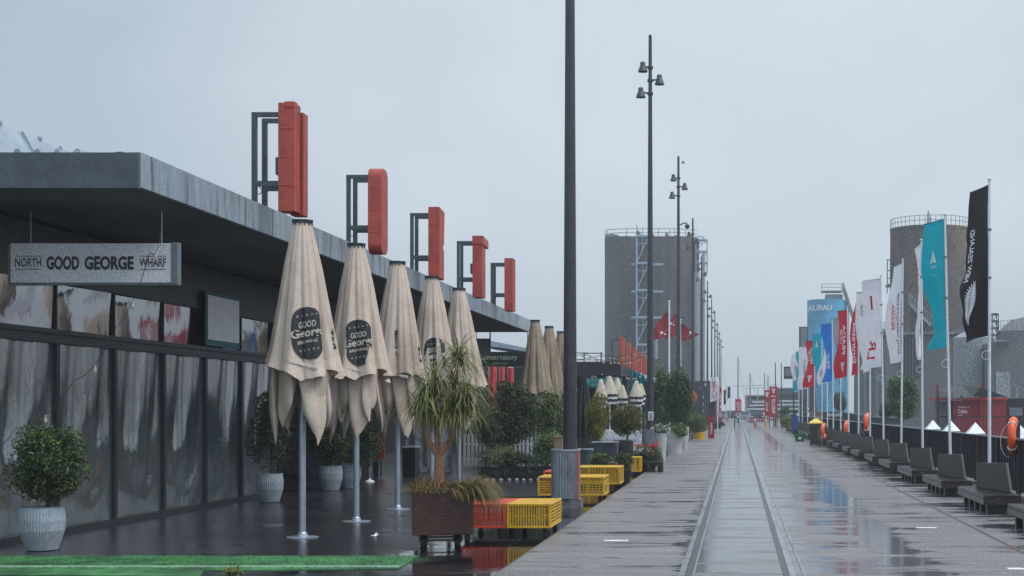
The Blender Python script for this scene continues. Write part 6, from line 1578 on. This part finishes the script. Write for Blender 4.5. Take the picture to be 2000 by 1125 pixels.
def pole(name, label, px, yt, d, r=.08, m='dark_steel', cat='pole'):
    o = thing(name, label, cat, (X_(px, d), d, 0)); b = MB(); b.cyl((X_(px, d), d, 0), (X_(px, d), d, Z_(yt, d)), r, r * .6, n=8); b.build('shaft', m, o); return o
pole('dark_post', 'dark post rising right behind the broad red banner', 1514.5, 708, 135, .07); pole('dark_post', 'dark post right of the red banners', 1526, 708, 130, .06)
o = thing('street_screen', 'dark screen on a bracket beside the far flags', 'screen', (X_(1538, 140), 140, 0))
d = 140
b = MB(); b.box(X_(1531, d), X_(1548, d), d, d + .3, Z_(740, d), Z_(716, d)); b.build('casing', 'dark_steel', o)
b = MB(); b.box(X_(1533, d), X_(1546, d), d - .05, d - .01, Z_(735, d), Z_(719, d)); b.build('glass', 'grey_steel', o)
b = MB(); b.bar((X_(1550, d), d + .1, 0), (X_(1550, d), d + .1, Z_(716, d)), .14); b.build('post', 'dark_steel', o)
for px, yt, d, lb in ((1408, 690, 260, 'thin pale yacht mast left of the street end'), (1441.5, 697, 240, 'tallest yacht mast at the middle of the street end'), (1465, 728, 240, 'shorter yacht mast right of the tallest'), (1493, 728, 270, 'thin yacht mast above the red banners'), (1500, 732, 280, 'faint yacht mast just right of the banner mast')):
    o = pole('yacht_mast', lb, px, yt, d, .13, 'grey_steel', 'mast')
    b = MB(); b.bar((X_(px - 2.5, d), d, Z_(yt + (770 - yt) * .4, d)), (X_(px + 2.5, d), d, Z_(yt + (770 - yt) * .4, d)), .08); b.path([(X_(px, d), d, Z_(yt, d)), (X_(px + 14, d), d, 3)], .025, 4); b.build('rigging', 'grey_steel', o)
# white motor yacht
def yacht(label, px0_, px1_, ybase, decks, d):
    o = thing('motor_yacht', label, 'yacht', (X_(px0_, d), d, 0))
    b = MB(); b.prism([(X_(px0_, d), Z_(ybase - 9, d)), (X_(px0_ + 12, d), Z_(ybase, d)), (X_(px1_, d), Z_(ybase, d)), (X_(px1_, d), Z_(ybase - 12, d))], d, d + 6); b.build('hull', 'yacht_white', o)
    z = ybase - 12
    for i, (a0, a1, h) in enumerate(decks):
        b = MB(); b.prism([(X_(a0 + 3, d), Z_(z, d) + .005), (X_(a1, d), Z_(z, d) + .005), (X_(a1, d), Z_(z - h, d)), (X_(a0, d), Z_(z - h, d))][::-1], d + .3, d + 5.5); b.build('deck_house', 'ship_glass', o)
        b = MB(); b.box(X_(a0 - 4, d), X_(a1 + 2, d), d, d + 6, Z_(z - h, d) + .005, Z_(z - h - 2.2, d)); b.build('deck', 'yacht_white', o)
        z -= h + 2.4
    return o
yacht('white motor yacht with stacked decks right of the red banners', 1519, 1585, 818, [(1523, 1580, 6), (1524, 1575, 6), (1528, 1572, 5)], 200)
yacht('sleek white motor yacht bow on the left of the red banners', 1455, 1496, 818, [(1463, 1496, 6), (1470, 1496, 5), (1474, 1496, 4)], 190)
o = thing('wharf_office', 'long low dark-banded building across the far end', 'building', (X_(1530, 230), 230, 0)); d = 230
b = MB(); b.box(X_(1518, d), X_(1600, d), d, d + 10, 0, Z_(770, d)); b.build('wall', 'concrete_mid', o)
b = MB(); b.box(X_(1516, d), X_(1600, d), d - 1, d + 10, Z_(770, d) + .01, Z_(760, d)); b.build('dark_band', 'grey_steel', o)
b = MB(); b.box(X_(1514, d), X_(1600, d), d - 1.4, d + 10, Z_(760, d) + .02, Z_(757.5, d)); b.build('roof', 'concrete_pale', o)
o = thing('apartment_block', 'tan and pale balconied block left of the red banners', 'building', (X_(1475, 250), 250, 0)); d = 250
b = MB(); b.box(X_(1456, d), X_(1502, d), d, d + 12, 0, Z_(772, d)); b.build('wall', 'tan', o)
for i, (a, c) in enumerate(((1458, 772), (1466, 782), (1460, 793))):
    b = MB(); b.box(X_(a - 2, d), X_(1502, d), d - 1.5, d - .01, Z_(c + 1.5, d), Z_(c, d)); b.build('balcony', 'concrete_pale', o)
    b = MB(); b.box(X_(a, d), X_(1501, d), d - .15, d - .02, Z_(c + 8, d), Z_(c + 3, d)); b.build('window', 'dark_glass', o)
o = thing('long_truss', 'thin pale truss roof line above the far buildings', 'roof structure', (X_(1480, 245), 245, 8)); d = 245
b = MB(); b.bar(W3(1430, 754, d), W3(1520, 752, d), .10); b.bar(W3(1455, 759, d), W3(1520, 757, d), .10)
for px in range(1458, 1521, 8): b.bar(W3(px, 759, d), W3(px + 4, 753, d), .05)
for px in (1458, 1480, 1510): b.bar(W3(px, 757, d), (X_(px, d), d, 0), .12)
b.build('truss', 'white_ribs', o)
# dark building left of street end
o = thing('dark_warehouse', 'dark building with small white windows behind the far lamp posts', 'building', (X_(1370, 150), 150, 0)); d = 150
b = MB(); b.box(X_(1340, d), X_(1392, d), d, d + 30, 0, Z_(748, d)); b.prism([(X_(1336, d), Z_(748, d) + .01), (X_(1394, d), Z_(748, d) + .01), (X_(1390, d), Z_(744, d)), (X_(1342, d), Z_(744, d))], d - .3, d + 30); b.build('walls', M['teal_black'] if 'teal_black' in M else mat('teal_black', (.018, .028, .032), .6), o)
for (px, y_) in ((1369, 758), (1372, 776), (1372, 790), (1372, 802), (1378, 751)):
    b = MB(); b.box(X_(px - 2, d), X_(px + 2, d), d - .1, d - .02, Z_(y_ + 3, d), Z_(y_ - 3, d)); b.build('window', 'white', o)
b = MB(); b.bar((X_(1377.5, d), d - .2, 0), (X_(1377.5, d), d - .2, Z_(778, d)), .08); b.build('downpipe', 'green_box', o)
o = thing('white_hut', 'small pale hut just right of the columnar trees', 'hut', (X_(1343, 110), 110, 0)); d = 110
b = MB(); b.box(X_(1336, d), X_(1348, d), d, d + 2, 0, Z_(756, d)); b.box(X_(1335, d), X_(1349, d), d - .1, d + 2.1, Z_(756, d) + .01, Z_(753, d)); b.build('walls', 'concrete_pale', o)
o = thing('maroon_stall', 'dark maroon stall below the white feather banner', 'stall', (X_(1390, 115), 115, 0)); d = 115
b = MB(); b.box(X_(1384, d), X_(1397, d), d, d + 3, 0, Z_(785, d)); b.prism([(X_(1382, d), Z_(785, d) + .01), (X_(1399, d), Z_(785, d) + .01), (X_(1390, d), Z_(781, d))], d - .2, d + 3); b.build('walls', mat('maroon', (.05, .012, .015), .6), o)
def sideflag(label, px, hw, yt, yb, d, m, art=None, foot=830):
    o = thing('feather_banner', label, 'feather banner', (X_(px, d), d, 0), 'feather banners left of the street end')
    b = MB()
    def f(u, v): 
        wv = math.sin(min(1, v * 4 + .15) * math.pi / 2)
        return (X_(px - hw + 2 * hw * u * (.6 + .4 * wv) , d), d + .08 * math.sin(6 * u + 5 * v), Z_(yt + (yb - yt) * v + 2 * math.sin(3 * u + 2 * v), d))
    b.grid(f, 10, 16); fo = b.build('cloth', m, o, smooth='all')
    if art: 
        b = MB(); text_on(b, art[0], .85, .15, .25, .7, lambda a, c: (lambda p: (p[0], p[1] - .12, p[2]))(f(c, a)), .01); b.build('print', art[1], fo)
    b = MB(); b.cyl((X_(px + hw * .6, d), d + .05, 0), (X_(px + hw * .6, d), d + .05, Z_(yt, d)), .04, n=6); b.build('pole', 'white_pole', o)
sideflag('white feather banner with faint red script left of the street end', 1396, 9, 736, 784, 95, 'f_white', ('Cola', 'i_red'))
sideflag('red feather banner behind the white one', 1407, 3, 753, 826, 105, 'f_red', ('CUP', 'i_white'))
sideflag('black feather banner, left of two at the street end', 1416, 2.5, 760, 790, 150, 'f_black')
sideflag('black feather banner blown right, second of two', 1424, 3, 754, 778, 155, 'f_black')
sideflag('small red flag leaning over the parked cars', 1442, 6, 778, 806, 150, 'f_red', ('NZ', 'i_white'))
shrub('grey-green clipped bush at the kerb under the white feather banner', X_(1402, 100), 100, Z_(829, 100), .42, .4, .30, 1200, .09, seed=46, trunk=0, m='leaf_dark', m2='leaf_mid')
# cars
M['windscreen'] = mat('windscreen', (0.13, 0.16, 0.19), 0.1)  # base lightened to stand for pale sky reflected in the glass
def car(label, px, d, m, w_=1.75):
    x = X_(px, d); o = thing('parked_car', label, 'car', (x, d, 0), 'cars parked at the street end')
    b = MB(); pr = [(-.87, .25), (-.9, .6), (-.85, .88), (.85, .88), (.9, .6), (.87, .25)]; b.prism([(x + a, c) for a, c in pr], d, d + 4.2)
    b.prism([(x - .78, .881), (x - .62, 1.38), (x + .62, 1.38), (x + .78, .881)], d + 1.0, d + 3.6); b.build('body', m, o, bevel=.05)
    b = MB(); b.prism([(x - .68, .93), (x - .56, 1.31), (x + .56, 1.31), (x + .68, .93)], d + .97, d + .995); b.build('windscreen', 'windscreen', o)
    for sx in (-.7, .5):
        b = MB(); b.cyl((x + sx, d + .5, .31), (x + sx + .2, d + .5, .31), .31, n=14); b.build('wheel', 'tyre', o)
        b = MB(); b.box(x + (sx - .05 if sx < 0 else sx + .05), x + (sx + .2 if sx < 0 else sx + .3), d - .02, d - .002, .62, .74); b.build('headlight', 'white', o)
car('silver car parked at the middle of the street end', 1452, 175, 'car_silver'); car('dark car left of the silver car', 1427, 205, 'car_dark'); car('dark car between the silver car and the red banners', 1479, 178, 'car_dark'); car('pale car farthest left at the street end', 1409, 185, 'car_silver')
# barriers / posts
for px, y_, m_, lb in ((1475, 835, 'orange_red', 'orange striped traffic post right of the silver car'), (1496, 836, 'yellow', 'yellow and orange traffic post under the red banners')):
    d = D_(y_) ; o = thing('traffic_post', lb, 'traffic post', (X_(px, d), d, 0), 'traffic posts across the street')
    x = X_(px, d); b = MB(); b.lathe([(.16, 0), (.16, .06), (.07, .08), (.06, 1.0), (.03, 1.04)], (x, d, 0), 12); b.build('post', m_, o)
    b = MB(); b.lathe([(.068, .55), (.066, .75)], (x, d, 0), 12); b.build('reflective_band', 'white', o)
for px, lb in ((1435, 'slim green bollard left of the orange post'), (1511, 'slim green bollard in front of the broad red banner')):
    d = D_(833); x = X_(px, d); o = thing('bollard', lb, 'bollard', (x, d, 0), 'green bollards'); b = MB(); b.lathe([(.06, 0), (.055, .75), (.07, .77), (.07, .84), (.02, .87)], (x, d, 0), 10); b.build('post', 'green_box', o)
d = 135
o = thing('crowd_barrier', 'low barrier line with red blocks across the street end', 'barrier', (X_(1490, d), d, 0))
b = MB()
for px in range(1462, 1522, 4): b.box(X_(px, d), X_(px + 2, d), d, d + .1, .45, .75)
b.build('red_blocks', 'f_red', o); b = MB(); b.box(X_(1460, d), X_(1524, d), d + .12, d + .16, .5, .7)
for px in range(1460, 1525, 10): b.box(X_(px, d), X_(px, d) + .05, d + .11, d + .17, 0, .8)
b.build('rail', 'white', o)
# people-like clutter avoided; a bird in the sky
bx, bd_, bz = X_(1334, 90), 90, Z_(318, 90)
b = MB(); b.lathe([(.005, -.16), (.05, -.06), (.05, .05), (.01, .14)], (0, 0, 0), 8); vs = [(v[2] * .9, v[1], v[0] * .8) for v in b.v]; b.v = [(bx + v[0], bd_ + v[1], bz + v[2]) for v in vs]
b.add([(bx - .03, bd_, bz + .02), (bx + .03, bd_, bz + .02), (bx + .05, bd_ - .25, bz + .10), (bx - .02, bd_ - .25, bz + .1)], [(0,1,2,3)]); b.add([(bx - .03, bd_, bz + .02), (bx + .03, bd_, bz + .02), (bx + .05, bd_ + .25, bz + .10), (bx - .02, bd_ + .25, bz + .1)], [(0,1,2,3)])
tag(b.build('bird', 'black'), 'small dark bird in the sky beside the third lamp post', 'bird')

# ================================================================== HAZE
b = MB(); b.box(-710, 710, -70, 1110, -1.2, 60)
hz = b.build('haze', bpy.data.materials.new('haze'))
hm = hz.data.materials[0]; hm.use_nodes = True
n, l = hm.node_tree.nodes, hm.node_tree.links
n.remove(n['Principled BSDF'])
pv_ = n.new('ShaderNodeVolumePrincipled'); pv_.inputs['Color'].default_value = (.86, .92, .98, 1); pv_.inputs['Density'].default_value = 0.0009; pv_.inputs['Anisotropy'].default_value = 0.2
l.new(pv_.outputs[0], n['Material Output'].inputs['Volume'])
tag(hz, kind='stuff')
